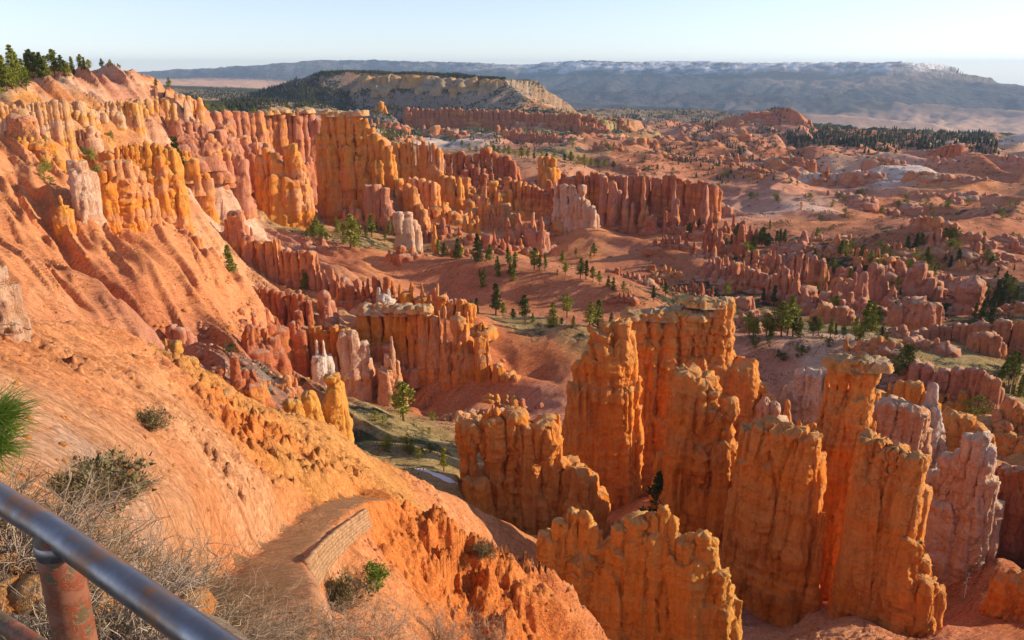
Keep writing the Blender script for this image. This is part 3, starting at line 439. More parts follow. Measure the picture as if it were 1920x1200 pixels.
CRUMB = [(*P(a, b, h)[:2], rad, am) for a, b, h, rad, am in [(455,790,66,7,1.8),(420,740,66,5,1.2),(540,850,62,7,1.5),(575,925,56,5,1.8),(510,950,46,5,1.4),(440,900,44,7,.9),(885,1040,70,8,1.8),(850,990,70,7,1.3),(800,1010,68,7,.9),(850,1130,62,9,1.3),(770,1090,56,7,.8),(900,1120,64,7,1.5),(330,700,60,8,.9),(280,800,42,6,.5),(620,870,70,6,1.2)]]
TRAIL = [(700,934,61),(660,936,58.5),(615,955,55),(565,1000,48),(500,1060,38),(455,1110,31),(430,1160,26)]
TW = None
def trail_d(x, y):
    best = np.full(x.shape, 1e18); bz = np.zeros(x.shape); ss = np.zeros(x.shape); s0 = 0
    for a, b in zip(TW[:-1], TW[1:]):
        dx, dy = b[0] - a[0], b[1] - a[1]; L2 = dx * dx + dy * dy
        t = np.clip(((x - a[0]) * dx + (y - a[1]) * dy) / L2, 0, 1)
        d = np.hypot(x - a[0] - t * dx, y - a[1] - t * dy); k = d < best
        best = np.where(k, d, best); bz = np.where(k, a[2] + t * (b[2] - a[2]), bz); ss = np.where(k, s0 + t * math.sqrt(L2), ss); s0 += math.sqrt(L2)
    return best, bz, ss
def terrain_z(x, y, detail=True):
    x = np.asarray(x, float).ravel(); y = np.asarray(y, float).ravel(); h = np.hypot(x, y); az = np.arctan2(x, y)
    q = np.c_[az * KA, np.log(np.maximum(h, 2.2))]
    t = _tps_eval(_gp, _gw, q)
    z = -t * h
    e0 = 1.1 + 1.7 * smooth(-.15, -.45, az) ; near = 1 - smooth(e0, e0 * 1.8, h); z = z * (1 - near) + (-1.75 - .12 * h) * near
    # rolling badlands on the right and far middle
    az_r = smooth(-.05, .25, az)
    bl = smooth(380, 700, h) * (1 - smooth(2600, 4200, h)) * (.35 + .65 * az_r)
    lam = 150.
    rn = 1 - np.abs(pn(x / lam + .3, y / lam, 4.2)) * 2.6
    rn2 = 1 - np.abs(pn(x / 55. + pn(x / 90, y / 90, 1) , y / 55., 9.2)) * 2.6
    far = smooth(600, 1400, h)
    z += bl * (12 + 26 * far) * (rn - .4) + bl * (3 + 8 * far) * (rn2 - .4)
    for c in CR: z = ridge(z, x, y, c)
    for w in FINS_TALUS:
        z = ridge(z, x, y, dict(w=w[0], near=[(0,0),(w[1],.25*w[1]),(w[1]+10,7+.25*w[1])], far=[(0,0),(w[1],.2*w[1]),(w[1]+10,7)], lam=max(3., w[1]*1.4), amp=.2, k=1.5, ext=1.8))
    if detail:
        # soft gullies running down the foreground slope (lower right in the picture)
        e1 = np.array([.80, .60]); a_ = x * e1[0] + y * e1[1]; p_ = -x * e1[1] + y * e1[0]
        ns = smooth(5, 14, h) * (1 - smooth(95, 125, h)); wv = fbm(x / 9., y / 9., 1.5, 2) * 1.2
        g = np.abs(pn(p_ / 3.2 + wv, a_ / 24., 2.2)) * .9 + np.abs(pn(p_ / 1.1 + wv * 2, a_ / 10., 7.2)) * .38 + np.abs(pn(p_ / .42 + wv * 3, a_ / 3., 3.2)) * .12
        z -= ns * g * np.clip(h / 60, .15, 1)
        lf = smooth(120, 160, h) * (1 - smooth(420, 520, h)) * (1 - smooth(-.28, -.12, az))
        a2 = x * .73 - y * .68; p2 = x * .68 + y * .73; w2 = fbm(x / 30., y / 30., 4.5, 2) * .5
        z -= lf * (np.abs(pn(p2 / 13. + w2, a2 / 70., 4.4)) * 8 + np.abs(pn(p2 / 5.5 + w2 * 2, a2 / 34., 1.4)) * 5.5 + np.abs(pn(p2 / 2.2 + w2 * 4, a2 / 16., 5.4)) * 2.8 - 4.4)
        for lam_, am in ((.35,.035),(.9,.07),(2.4,.16),(6.5,.4),(17,.9),(46,2.2),(125,5.5),(330,13.)):
            wgt = smooth(h * .0016, h * .004, lam_) * (1 - smooth(h * .12, h * .3, lam_))
            mk = np.asarray(wgt > .01)
            if mk.any():
                v = np.zeros_like(z); v[mk] = (np.abs(pn(x[mk] / lam_, y[mk] / lam_, lam_)) * 1.6 - .35 + .5 * pn(x[mk] / lam_ * 1.9, y[mk] / lam_ * 1.9, 4 + lam_)); z -= v * am * wgt * (.8 + 1.6 * smooth(6000, 10000, h))
    if detail:   # crumbling crusts: broken outcrops on the foreground spurs
        cr = smooth(30, 45, h) * (1 - smooth(100, 130, h)); pm = smooth(.02, .3, fbm(x / 14., y / 14., 6.6, 2) + .25 * smooth(.02, .12, az + .02)); 
        for (cx, cy, rad, am) in CRUMB:
            mm = np.exp(-((x - cx)**2 + (y - cy)**2) / rad**2); k_ = mm > .02
            if k_.any():
                q_ = fbm(x[k_] / (rad * .3), y[k_] / (rad * .3), rad + am, 4, .62); z[k_] += mm[k_] * am * .5 * (np.tanh(5 * q_) * .45 + .35 * np.tanh(7 * (q_ + .25)) - .5 * np.abs(fbm(x[k_] / (rad * .12), y[k_] / (rad * .12), 2.2, 3, .6)))
        z += cr * (.25 + pm) * ((np.abs(fbm(x / 2.4, y / 2.4, 1.1, 4, .6))) * -1.1 + .3)
    # trail bench
    if TW is None: return z
    m = (np.abs(x - TW[:, 0].mean()) < 40) & (np.abs(y - TW[:, 1].mean()) < 40)
    if m.any():
        d, bz, ss = trail_d(x[m], y[m]); w = 1 - smooth(1.5, 2.6, d); z[m] = z[m] * (1 - w) + (bz - .06) * w
    return z
SURF = dict(glow=(.86,.285,.042),  # glow: orange brightened, light bounced between the near fins put into the colour
 orange=(.76,.32,.09), deep=(.76,.27,.045), ochre=(.70,.33,.075), pink=(.60,.29,.19), rose=(.56,.225,.13), red=(.50,.155,.07), pale=(.68,.45,.32),
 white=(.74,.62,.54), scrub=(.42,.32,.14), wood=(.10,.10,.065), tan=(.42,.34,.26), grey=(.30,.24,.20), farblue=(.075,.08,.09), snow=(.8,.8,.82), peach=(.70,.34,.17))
CC = [ # colour zones of the ground: pixel, distance, kind, woodland cover
 (0,1200,3.2,'tan',.1),(300,1190,6,'tan',.1),(60,1000,6,'peach',0),(150,860,22,'pale',0),(60,760,22,'peach',0),(200,800,30,'peach',0),(200,1000,10,'peach',0),(330,960,24,'peach',0),(0,650,35,'orange',0),
 (250,650,60,'orange',0),(400,760,66,'ochre',0),(480,830,62,'deep',0),(420,1000,26,'peach',0),(480,900,45,'peach',0),(560,880,60,'ochre',0),(600,820,75,'ochre',0),(700,900,84,'ochre',0),(560,1100,34,'orange',0),(640,1130,34,'orange',0),(640,960,56,'orange',0),
 (760,1050,60,'deep',0),(850,1040,68,'deep',0),(860,960,98,'orange',0),(950,1050,104,'orange',0),(1000,1150,96,'rose',0),(1000,1180,92,'orange',0),
 (400,850,115,'rose',.1),(450,640,190,'rose',.25),(500,720,170,'grey',.35),(540,760,168,'rose',.4),(720,780,180,'scrub',.3),(800,830,165,'scrub',.32),(850,880,150,'scrub',.25),
 (0,470,165,'orange',0),(250,560,190,'rose',0),(350,620,175,'pink',0),(300,500,230,'orange',.02),(380,560,215,'orange',.02),(60,420,215,'orange',0),(170,300,330,'ochre',.04),(60,300,290,'orange',.04),(60,250,310,'ochre',.05),(60,215,320,'pale',0),(130,200,360,'pale',0),(200,240,400,'pink',0),(230,205,415,'pale',0),(120,260,330,'orange',.02),(200,160,410,'orange',0),(100,170,370,'orange',0),(20,150,320,'tan',.3),
 (215,135,420,'orange',0),(320,190,460,'orange',0),(300,240,500,'rose',0),(420,230,555,'pink',0),(560,230,600,'pink',0),(450,207,570,'peach',.1),(400,420,340,'pale',.1),(480,448,380,'pale',0),(560,480,390,'pink',0),(350,380,330,'orange',.05),(250,380,280,'orange',.03),(420,500,300,'peach',.02),
 (600,440,430,'scrub',.4),(700,440,430,'scrub',.5),(800,470,400,'rose',.3),
 (640,500,370,'rose',0),(900,530,330,'rose',0),(1000,560,320,'rose',0),(850,490,355,'rose',0),(1100,580,310,'rose',.1),(1000,600,292,'scrub',.35),(1180,640,265,'scrub',.35),(880,640,270,'red',0),(1000,680,250,'red',.08),(1150,680,240,'rose',0),(600,590,300,'peach',0),(700,500,372,'orange',0),
 (1000,840,190,'pink',0),(1000,770,215,'pink',0),(1150,940,168,'orange',0),(1240,930,165,'orange',.05),
 (1360,1150,122,'pink',0),(1500,1190,118,'peach',0),(1700,1190,120,'rose',0),(1800,1100,148,'rose',.3),(1880,1180,135,'red',0),
 (1400,700,245,'pink',.1),(1550,650,258,'pale',.05),(1650,720,235,'pink',.1),(1500,800,205,'rose',0),(1740,660,258,'scrub',.3),(1800,700,240,'scrub',.3),
 (1100,450,480,'orange',.02),(1200,480,455,'rose',.06),(1280,500,440,'rose',.06),(1350,480,450,'rose',.3),(1500,500,430,'rose',.6),(1560,540,400,'rose',.65),(1650,540,400,'rose',.5),(1850,560,380,'rose',.65),(1900,540,400,'rose',.6),(1420,470,450,'rose',.55),(1300,550,380,'rose',.6),(1700,470,500,'rose',.3),(1440,610,320,'scrub',.4),(1600,640,300,'scrub',.4),
 (1460,397,630,'white',0),(1380,400,640,'pink',.05),(1520,410,600,'pink',0),(1400,420,620,'pink',.1),(1550,420,570,'orange',.05),(1700,440,540,'rose',.15),(1850,480,490,'rose',.15),(1750,390,720,'rose',.15),(1900,400,720,'rose',.2),
 (1400,360,850,'pink',.1),(1600,360,900,'pink',.1),(1750,365,860,'orange',.1),(1350,330,950,'rose',.2),(1500,335,1000,'pale',0),(1680,330,950,'white',0),(1900,340,1050,'rose',.1),
 (1200,310,1000,'rose',.25),(1000,300,1050,'scrub',.4),(900,290,1100,'scrub',.5),(1400,300,1200,'rose',.2),(1550,298,1250,'pink',.05),(1450,300,1200,'rose',.15),(1720,290,1250,'pink',.1),(1880,290,1400,'pale',.05),(1900,258,1500,'white',0),
 (800,262,1350,'white',.2),(850,250,1500,'grey',.5),(700,240,1600,'grey',.6),(1000,280,1300,'pink',.3),(1150,270,1400,'rose',.3),(1300,270,1700,'pink',.3),(1500,265,1900,'pink',.2),(1650,275,1800,'rose',.3),
 (1480,215,2180,'red',0),(1440,235,2150,'red',0),(1380,225,2280,'rose',.1),(1480,250,2050,'pink',.1),(1250,230,2500,'grey',.4),(1200,210,2700,'grey',.5),(1350,215,2800,'grey',.5),(1700,255,2600,'wood',.9),(1550,250,2700,'wood',.8),(1800,262,2500,'wood',.9),
 (700,175,2150,'grey',.6),(800,182,2050,'grey',.55),(900,180,1950,'tan',.45),(1000,195,1850,'peach',.4),(960,180,1900,'tan',.45),(600,150,2250,'grey',.5),(520,170,2450,'grey',.55),(450,170,2700,'grey',.5),(450,185,2600,'pale',.45),(650,190,1900,'grey',.5),(500,200,1600,'pale',.35),(400,190,1500,'wood',.7),
 (740,150,2230,'ochre',0),(750,128,2400,'wood',.95),(900,138,2200,'wood',.95),(1000,225,1600,'scrub',.5),(900,230,1640,'grey',.6),(1100,235,1600,'scrub',.4),(1150,240,1500,'scrub',.3),
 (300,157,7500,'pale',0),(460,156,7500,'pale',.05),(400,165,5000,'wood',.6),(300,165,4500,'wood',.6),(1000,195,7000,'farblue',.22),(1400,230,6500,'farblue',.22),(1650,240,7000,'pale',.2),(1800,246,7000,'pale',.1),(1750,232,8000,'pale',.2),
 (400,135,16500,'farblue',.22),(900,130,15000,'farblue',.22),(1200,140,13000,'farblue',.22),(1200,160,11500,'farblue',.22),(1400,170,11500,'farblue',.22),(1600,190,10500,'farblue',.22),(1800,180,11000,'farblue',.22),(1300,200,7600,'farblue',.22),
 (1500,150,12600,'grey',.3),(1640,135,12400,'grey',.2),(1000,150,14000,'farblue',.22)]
_cp = np.array([(math.atan2(*(P(c[0], c[1], c[2])[:2])) * KA, math.log(c[2]) * 1.5) for c in CC])
SURFG = dict(SURF, orange=(.70,.30,.13), ochre=(.62,.30,.095), deep=(.68,.235,.06), peach=(.69,.36,.185), red=(.58,.21,.09), rose=(.58,.235,.12))
_cv = np.array([SURFG[c[3]] + (c[4],) for c in CC])
def zone(x, y):
    """soft nearest-zone colour: inverse-distance weights on warped coordinates"""
    h = np.hypot(x, y); az = np.arctan2(x, y)
    wx = fbm(az * 18, np.log(h) * 9, 2.5, 3) * .05; wy = fbm(az * 18, np.log(h) * 9, 7.5, 3) * .05
    q = np.c_[az * KA + wx, np.log(np.maximum(h, 2)) * 1.5 + wy].astype(np.float32); out = np.zeros((len(q), 4), np.float32)
    for i in range(0, len(q), 40000):
        Q = q[i:i+40000]; D2 = (Q[:, None, 0] - _cp[None, :, 0])**2 + (Q[:, None, 1] - _cp[None, :, 1])**2
        w = 1 / (D2 + 2e-4)**2.2; out[i:i+40000] = (w @ _cv) / w.sum(1)[:, None]
    return out
NA = 860
AZ = np.linspace(math.radians(-54), math.radians(56), NA)
RL = np.concatenate([np.linspace(math.log(.4), math.log(30), 170)[:-1], np.linspace(math.log(30), math.log(3000), 1080)[:-1], np.linspace(math.log(3000), math.log(26000), 400)])
def lay_trail():
    global TW
    out = []
    for px, py, h in TRAIL:
        d = ray(px, py); d = d / math.hypot(d[0], d[1]); hs = np.linspace(h * .55, h * 1.6, 200)
        g = terrain_z(d[0] * hs, d[1] * hs, False); k = np.nonzero(d[2] * hs < g)[0]; hh = hs[k[0]] if len(k) else h
        out.append(d * hh); print('trail', px, py, h, round(float(hh), 1))
    TW = np.array(out)
def build_terrain():
    global GZ
    lay_trail()
    A, R = np.meshgrid(AZ, np.exp(RL)); x = (R * np.sin(A)).ravel(); y = (R * np.cos(A)).ravel()
    z = terrain_z(x, y); GZ = z.reshape(A.shape)
    nr, na = A.shape; i = np.arange(nr - 1)[:, None] * na + np.arange(na - 1)[None, :]
    Fq = np.stack([i, i + 1, i + na + 1, i + na], -1).reshape(-1, 4)
    zc = zone(x, y)
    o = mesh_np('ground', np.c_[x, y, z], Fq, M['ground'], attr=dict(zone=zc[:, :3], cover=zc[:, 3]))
    tag(o, kind='structure'); return o
def gz(x, y):
    """height of the built ground at (x, y), bilinear in the polar grid"""
    x = np.asarray(x, float); y = np.asarray(y, float)
    a = np.clip((np.arctan2(x, y) - AZ[0]) / (AZ[1] - AZ[0]), 0, NA - 1.001); lr = np.log(np.maximum(np.hypot(x, y), .41))
    r = np.clip(np.interp(lr, RL, np.arange(len(RL))), 0, len(RL) - 1.001)
    ai = a.astype(int); ri = r.astype(int); fa = a - ai; fr = r - ri
    return (GZ[ri, ai] * (1-fa) + GZ[ri, ai+1] * fa) * (1-fr) + (GZ[ri+1, ai] * (1-fa) + GZ[ri+1, ai+1] * fa) * fr
def hit(px, py, h0=2.0, h1=30000):
    """first ground point on the sight line through a photo pixel"""
    d = ray(px, py); d = d / math.hypot(d[0], d[1])
    hs = np.exp(np.linspace(math.log(h0), math.log(h1), 2600)); g = gz(d[0] * hs, d[1] * hs)
    k = np.nonzero(d[2] * hs < g)[0]
    if not len(k): return None
    h = hs[k[0]]; return np.array([d[0] * h, d[1] * h, g[k[0]]])
# ---------------------------------------------------------------- materials
M = {}
def nmat(name):
    m = bpy.data.materials.new(name); m.use_nodes = True; nt = m.node_tree; nt.nodes.clear()
    out = nt.nodes.new('ShaderNodeOutputMaterial'); b = nt.nodes.new('ShaderNodeBsdfPrincipled')
    nt.links.new(b.outputs[0], out.inputs[0]); b.inputs['Roughness'].default_value = .9
    b.inputs['Specular IOR Level'].default_value = .15
    M[name] = m; return m, nt, b
def N(nt, t, **kw):
    n = nt.nodes.new(t)
    for k, v in kw.items():
        if hasattr(n, k): setattr(n, k, v)
        else: n.inputs[k.replace('_', ' ')].default_value = v
    return n
def L(nt, a, b): nt.links.new(a, b)
def mapping(nt, src, scale):
    mp = nt.nodes.new('ShaderNodeMapping'); mp.inputs['Scale'].default_value = scale; L(nt, src, mp.inputs[0]); return mp.outputs[0]
def noise(nt, vec, scale, detail=4, rough=.55, dist=0):
    n = nt.nodes.new('ShaderNodeTexNoise'); n.inputs['Scale'].default_value = scale; n.inputs['Detail'].default_value = detail
    n.inputs['Roughness'].default_value = rough; n.inputs['Distortion'].default_value = dist
    if vec is not None: L(nt, vec, n.inputs['Vector'])
    return n.outputs['Fac']
def ramp(nt, fac, stops, interp='LINEAR'):
    r = nt.nodes.new('ShaderNodeValToRGB'); r.color_ramp.interpolation = interp; e = r.color_ramp.elements
    while len(e) < len(stops): e.new(.5)
    for k, (p, c) in enumerate(stops):
        e[k].position = p; e[k].color = (*c, 1) if not isinstance(c, (int, float)) else (c, c, c, 1)
    L(nt, fac, r.inputs[0]); return r.outputs[0]
def mix(nt, fac, a, b, mode='MIX'):
    m = nt.nodes.new('ShaderNodeMix'); m.data_type = 'RGBA'; m.blend_type = mode; m.clamp_result = False
    for i, v in ((0, fac), (6, a), (7, b)):
        if isinstance(v, (int, float)): m.inputs[i].default_value = v
        elif isinstance(v, tuple): m.inputs[i].default_value = (*v, 1)
        else: L(nt, v, m.inputs[i])
    return m.outputs[2]
def math_(nt, op, a, b=0.0, clamp=False):
    m = nt.nodes.new('ShaderNodeMath'); m.operation = op; m.use_clamp = clamp
    for i, v in ((0, a), (1, b)):
        if isinstance(v, (int, float)): m.inputs[i].default_value = v
        else: L(nt, v, m.inputs[i])
    return m.outputs[0]
def bump(nt, b, hgt, strength, dist):
    n = nt.nodes.new('ShaderNodeBump'); n.inputs['Strength'].default_value = strength; n.inputs['Distance'].default_value = dist
    L(nt, hgt, n.inputs['Height']); L(nt, n.outputs[0], b.inputs['Normal']); return n
def pos(nt):
    g = nt.nodes.new('ShaderNodeNewGeometry'); return g
def mat_ground():
    m, nt, b = nmat('ground'); g = pos(nt); p = g.outputs['Position']
    z = N(nt, 'ShaderNodeAttribute', attribute_name='zone').outputs['Color']
    cv = N(nt, 'ShaderNodeAttribute', attribute_name='cover').outputs['Fac']
    # strata tint by height
    pz = mapping(nt, p, (.012, .012, .22)); st = noise(nt, pz, 1.0, 5, .6)
    c = mix(nt, 1.0, z, ramp(nt, st, [(.30, (.80,.74,.66)), (.45, (1.05,1,1)), (.55, (.95,.88,.82)), (.68, (1.14,1.18,1.25))]), 'MULTIPLY')
    n1 = noise(nt, p, .045, 6, .62); c = mix(nt, 1.0, c, ramp(nt, n1, [(.3, (.86,.80,.74)), (.7, (1.12,1.16,1.22))]), 'MULTIPLY')
    n2 = noise(nt, p, 1.3, 8, .7); c = mix(nt, 1.0, c, ramp(nt, n2, [(.25, (.74,.70,.66)), (.5, (1,1,1)), (.75, (1.16,1.16,1.16))]), 'MULTIPLY')
    # loose gravel: every stone its own tone; wash rills combed down the foreground slope
    vo = nt.nodes.new('ShaderNodeTexVoronoi'); vo.inputs['Scale'].default_value = 4.5; L(nt, p, vo.inputs['Vector'])
    sv = nt.nodes.new('ShaderNodeSeparateXYZ'); L(nt, vo.outputs['Color'], sv.inputs[0])
    c = mix(nt, 1.0, c, ramp(nt, sv.outputs[0], [(.0, (.72,.68,.64)), (.25, (.98,.97,.96)), (.8, (1.04,1.04,1.04)), (1., (1.35,1.38,1.4))]), 'MULTIPLY')
    rot = nt.nodes.new('ShaderNodeMapping'); rot.inputs['Rotation'].default_value = (0, 0, -math.atan2(.6, .8)); L(nt, p, rot.inputs[0])
    wrp = nt.nodes.new('ShaderNodeTexNoise'); wrp.inputs['Scale'].default_value = .12; L(nt, p, wrp.inputs['Vector'])
    ad = nt.nodes.new('ShaderNodeVectorMath'); ad.operation = 'MULTIPLY_ADD'; L(nt, wrp.outputs['Color'], ad.inputs[0]); ad.inputs[1].default_value = (3, 3, 0); L(nt, rot.outputs[0], ad.inputs[2])
    rill = noise(nt, mapping(nt, ad.outputs[0], (.10, 1.5, .1)), 1.0, 7, .68)
    c = mix(nt, 1.0, c, ramp(nt, rill, [(.34, (.70,.60,.52)), (.45, (1,1,1)), (.7, (1.1,1.12,1.14))]), 'MULTIPLY')
    # woodland and scrub cover
    w1 = noise(nt, p, .045, 4, .6); w2 = noise(nt, p, .17, 3, .6)
    w = math_(nt, 'ADD', math_(nt, 'MULTIPLY', w1, .5), math_(nt, 'MULTIPLY', w2, .5))
    snn = nt.nodes.new('ShaderNodeSeparateXYZ'); L(nt, g.outputs['Normal'], snn.inputs[0]); cv = math_(nt, 'MULTIPLY', cv, ramp(nt, snn.outputs[2], [(.45, .15), (.8, 1.)]))
    th = math_(nt, 'ADD', math_(nt, 'SUBTRACT', w, .66), math_(nt, 'MULTIPLY', cv, .32))
    wm = ramp(nt, math_(nt, 'ADD', math_(nt, 'MULTIPLY', th, 14.), .5), [(0, 0.), (1, 1.)])
    wc = ramp(nt, noise(nt, p, .31, 3), [(.3, (.035,.045,.022)), (.7, (.105,.105,.05))])
    c = mix(nt, wm, c, wc)
    # old snow lying on the high far plateau, dark forest along its very top
    sp = nt.nodes.new('ShaderNodeSeparateXYZ'); L(nt, p, sp.inputs[0])
    farm = ramp(nt, math_(nt, 'MULTIPLY', sp.outputs[1], 1 / 20000.), [(.43, 0.), (.47, 1.)])
    hz = math_(nt, 'ADD', math_(nt, 'MULTIPLY', math_(nt, 'ADD', sp.outputs[2], 500.), 1 / 1000.), math_(nt, 'MULTIPLY', math_(nt, 'SUBTRACT', noise(nt, mapping(nt, p, (.0014, .0014, .004)), 1.0, 6, .65), .5), .45))
    lines = noise(nt, mapping(nt, p, (.0003, .0003, .03)), 1.0, 3, .6)
    snow = math_(nt, 'MULTIPLY', math_(nt, 'MULTIPLY', ramp(nt, hz, [(.42, 0.), (.52, 1.), (.615, 1.), (.63, .12)]), ramp(nt, noise(nt, mapping(nt, p, (.004, .004, .012)), 1.0, 6, .7), [(.42, .1), (.56, 1.)])), farm)
    fxm = ramp(nt, math_(nt, 'ADD', math_(nt, 'MULTIPLY', sp.outputs[0], 1 / 10000.), .3), [(.12, .15), (.4, 1.)])
    c = mix(nt, math_(nt, 'MULTIPLY', snow, math_(nt, 'MULTIPLY', fxm, 1.0)), c, (.85, .85, .9))
    L(nt, c, b.inputs['Base Color'])
    h3 = math_(nt, 'MULTIPLY', math_(nt, 'MULTIPLY', noise(nt, p, .0035, 9, .62), 190.), farm)
    h1 = noise(nt, p, 3.1, 10, .75); h2 = noise(nt, p, .12, 8, .65)
    hh = math_(nt, 'ADD', math_(nt, 'MULTIPLY', h1, .30), math_(nt, 'MULTIPLY', h2, 2.0))
    hh = math_(nt, 'ADD', hh, math_(nt, 'MULTIPLY', wm, 1.0)); hh = math_(nt, 'ADD', hh, math_(nt, 'MULTIPLY', rill, .9)); hh = math_(nt, 'ADD', hh, math_(nt, 'MULTIPLY', vo.outputs['Distance'], -.12))
    hh = math_(nt, 'ADD', hh, h3)
    bump(nt, b, hh, .8, 1.0)
def mat_rock(name, stops, pale_top=None, scale=1.0, bumpd=.5):
    """layered limestone: bands by height with warp, vertical wash streaks, cracks"""
    m, nt, b = nmat(name); g = pos(nt); p = g.outputs['Position']; s = scale
    warp = noise(nt, p, .05 / s, 3)
    sep = nt.nodes.new('ShaderNodeSeparateXYZ'); L(nt, p, sep.inputs[0])
    zz = math_(nt, 'ADD', math_(nt, 'MULTIPLY', sep.outputs[2], 1.0), math_(nt, 'MULTIPLY', warp, 14. * s))
    cmb = nt.nodes.new('ShaderNodeCombineXYZ'); L(nt, zz, cmb.inputs[2])
    band = noise(nt, mapping(nt, cmb.outputs[0], (1, 1, .16 / s)), 1.0, 6, .7)
    big = noise(nt, p, .028 / s, 4, .6)
    f = math_(nt, 'ADD', math_(nt, 'MULTIPLY', band, .55), math_(nt, 'MULTIPLY', big, .45))
    c = ramp(nt, f, [(.30 + .4 * i / (len(stops) - 1), SURF[k]) for i, k in enumerate(stops)])
    streak = noise(nt, mapping(nt, p, (.9 / s, .9 / s, .07 / s)), 1.0, 6, .65)
    c = mix(nt, 1.0, c, ramp(nt, streak, [(.32, (.80,.72,.64)), (.48, (1,1,1)), (.7, (1.12,1.13,1.15))]), 'MULTIPLY')
    fine = noise(nt, p, 1.6 / s, 9, .72)
    c = mix(nt, 1.0, c, ramp(nt, fine, [(.3, (.84,.79,.74)), (.5, (1,1,1)), (.72, (1.15,1.18,1.2))]), 'MULTIPLY')
    lay = noise(nt, mapping(nt, cmb.outputs[0], (1, 1, .9 / s)), 1.0, 5, .75)
    c = mix(nt, 1.0, c, ramp(nt, lay, [(.31, (.80,.70,.60)), (.39, (1,1,1)), (.62, (1.06,1.08,1.1)), (.72, (1.12,1.25,1.35))]), 'MULTIPLY')
    # pale weathered cap where the surface faces up
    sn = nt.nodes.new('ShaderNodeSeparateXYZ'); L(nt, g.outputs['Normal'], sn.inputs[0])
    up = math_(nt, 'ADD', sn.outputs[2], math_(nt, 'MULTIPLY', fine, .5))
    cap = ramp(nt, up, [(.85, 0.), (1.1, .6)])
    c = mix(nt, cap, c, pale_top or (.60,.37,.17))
    L(nt, c, b.inputs['Base Color'])
    cr = nt.nodes.new('ShaderNodeTexVoronoi'); cr.feature = 'DISTANCE_TO_EDGE'; cr.inputs['Scale'].default_value = 1.0
    wv = nt.nodes.new('ShaderNodeVectorMath'); wv.operation = 'ADD'; L(nt, mapping(nt, p, (.34 / s, .34 / s, .16 / s)), wv.inputs[0])
    nn = nt.nodes.new('ShaderNodeTexNoise'); nn.inputs['Scale'].default_value = .6 / s; L(nt, p, nn.inputs['Vector']); L(nt, nn.outputs['Color'], wv.inputs[1])
    L(nt, wv.outputs[0], cr.inputs['Vector'])
    crk = ramp(nt, cr.outputs['Distance'], [(0, 0.), (.035, 1.)])
    h = math_(nt, 'ADD', math_(nt, 'MULTIPLY', fine, 1.1), math_(nt, 'MULTIPLY', streak, 1.4))
    h = math_(nt, 'ADD', h, math_(nt, 'MULTIPLY', ramp(nt, lay, [(.36, 0.), (.42, 1.), (.60, 1.), (.63, 1.4)]), .3)); h = math_(nt, 'ADD', h, math_(nt, 'MULTIPLY', crk, .35))
    bump(nt, b, h, .9, bumpd * s)
def build_mats():
    mat_ground()
    mat_rock('rock_orange', ['deep','orange','peach','deep','ochre','peach','pale'])
    mat_rock('rock_yellow', ['deep','ochre','ochre','peach'], scale=.5)
    mat_rock('rock_pink', ['red','orange','rose','pink','peach'], (.62,.42,.30))
    mat_rock('rock_red', ['red','rose','red','orange','pink'], (.60,.38,.26))
    mat_rock('rock_pale', ['orange','peach','pale','white'], (.7,.55,.42))
    mat_rock('rock_white', ['pink','pale','white','white'], (.72,.6,.5), scale=2.0)
    mat_rock('rock_buff', ['peach','ochre','tan','pale'], (.4,.32,.2), scale=4.0)
    mat_rock('rock_cap', ['tan','ochre','pale','tan'], (.44,.37,.25))
    mat_rock('rock_cream', ['peach','pale','ochre','pale','peach'], (.62,.45,.27))
    mat_rock('rock_glow', ['glow','glow','orange','glow','orange','ochre'])  # near copy of rock_orange with warm bounce light painted into its colour
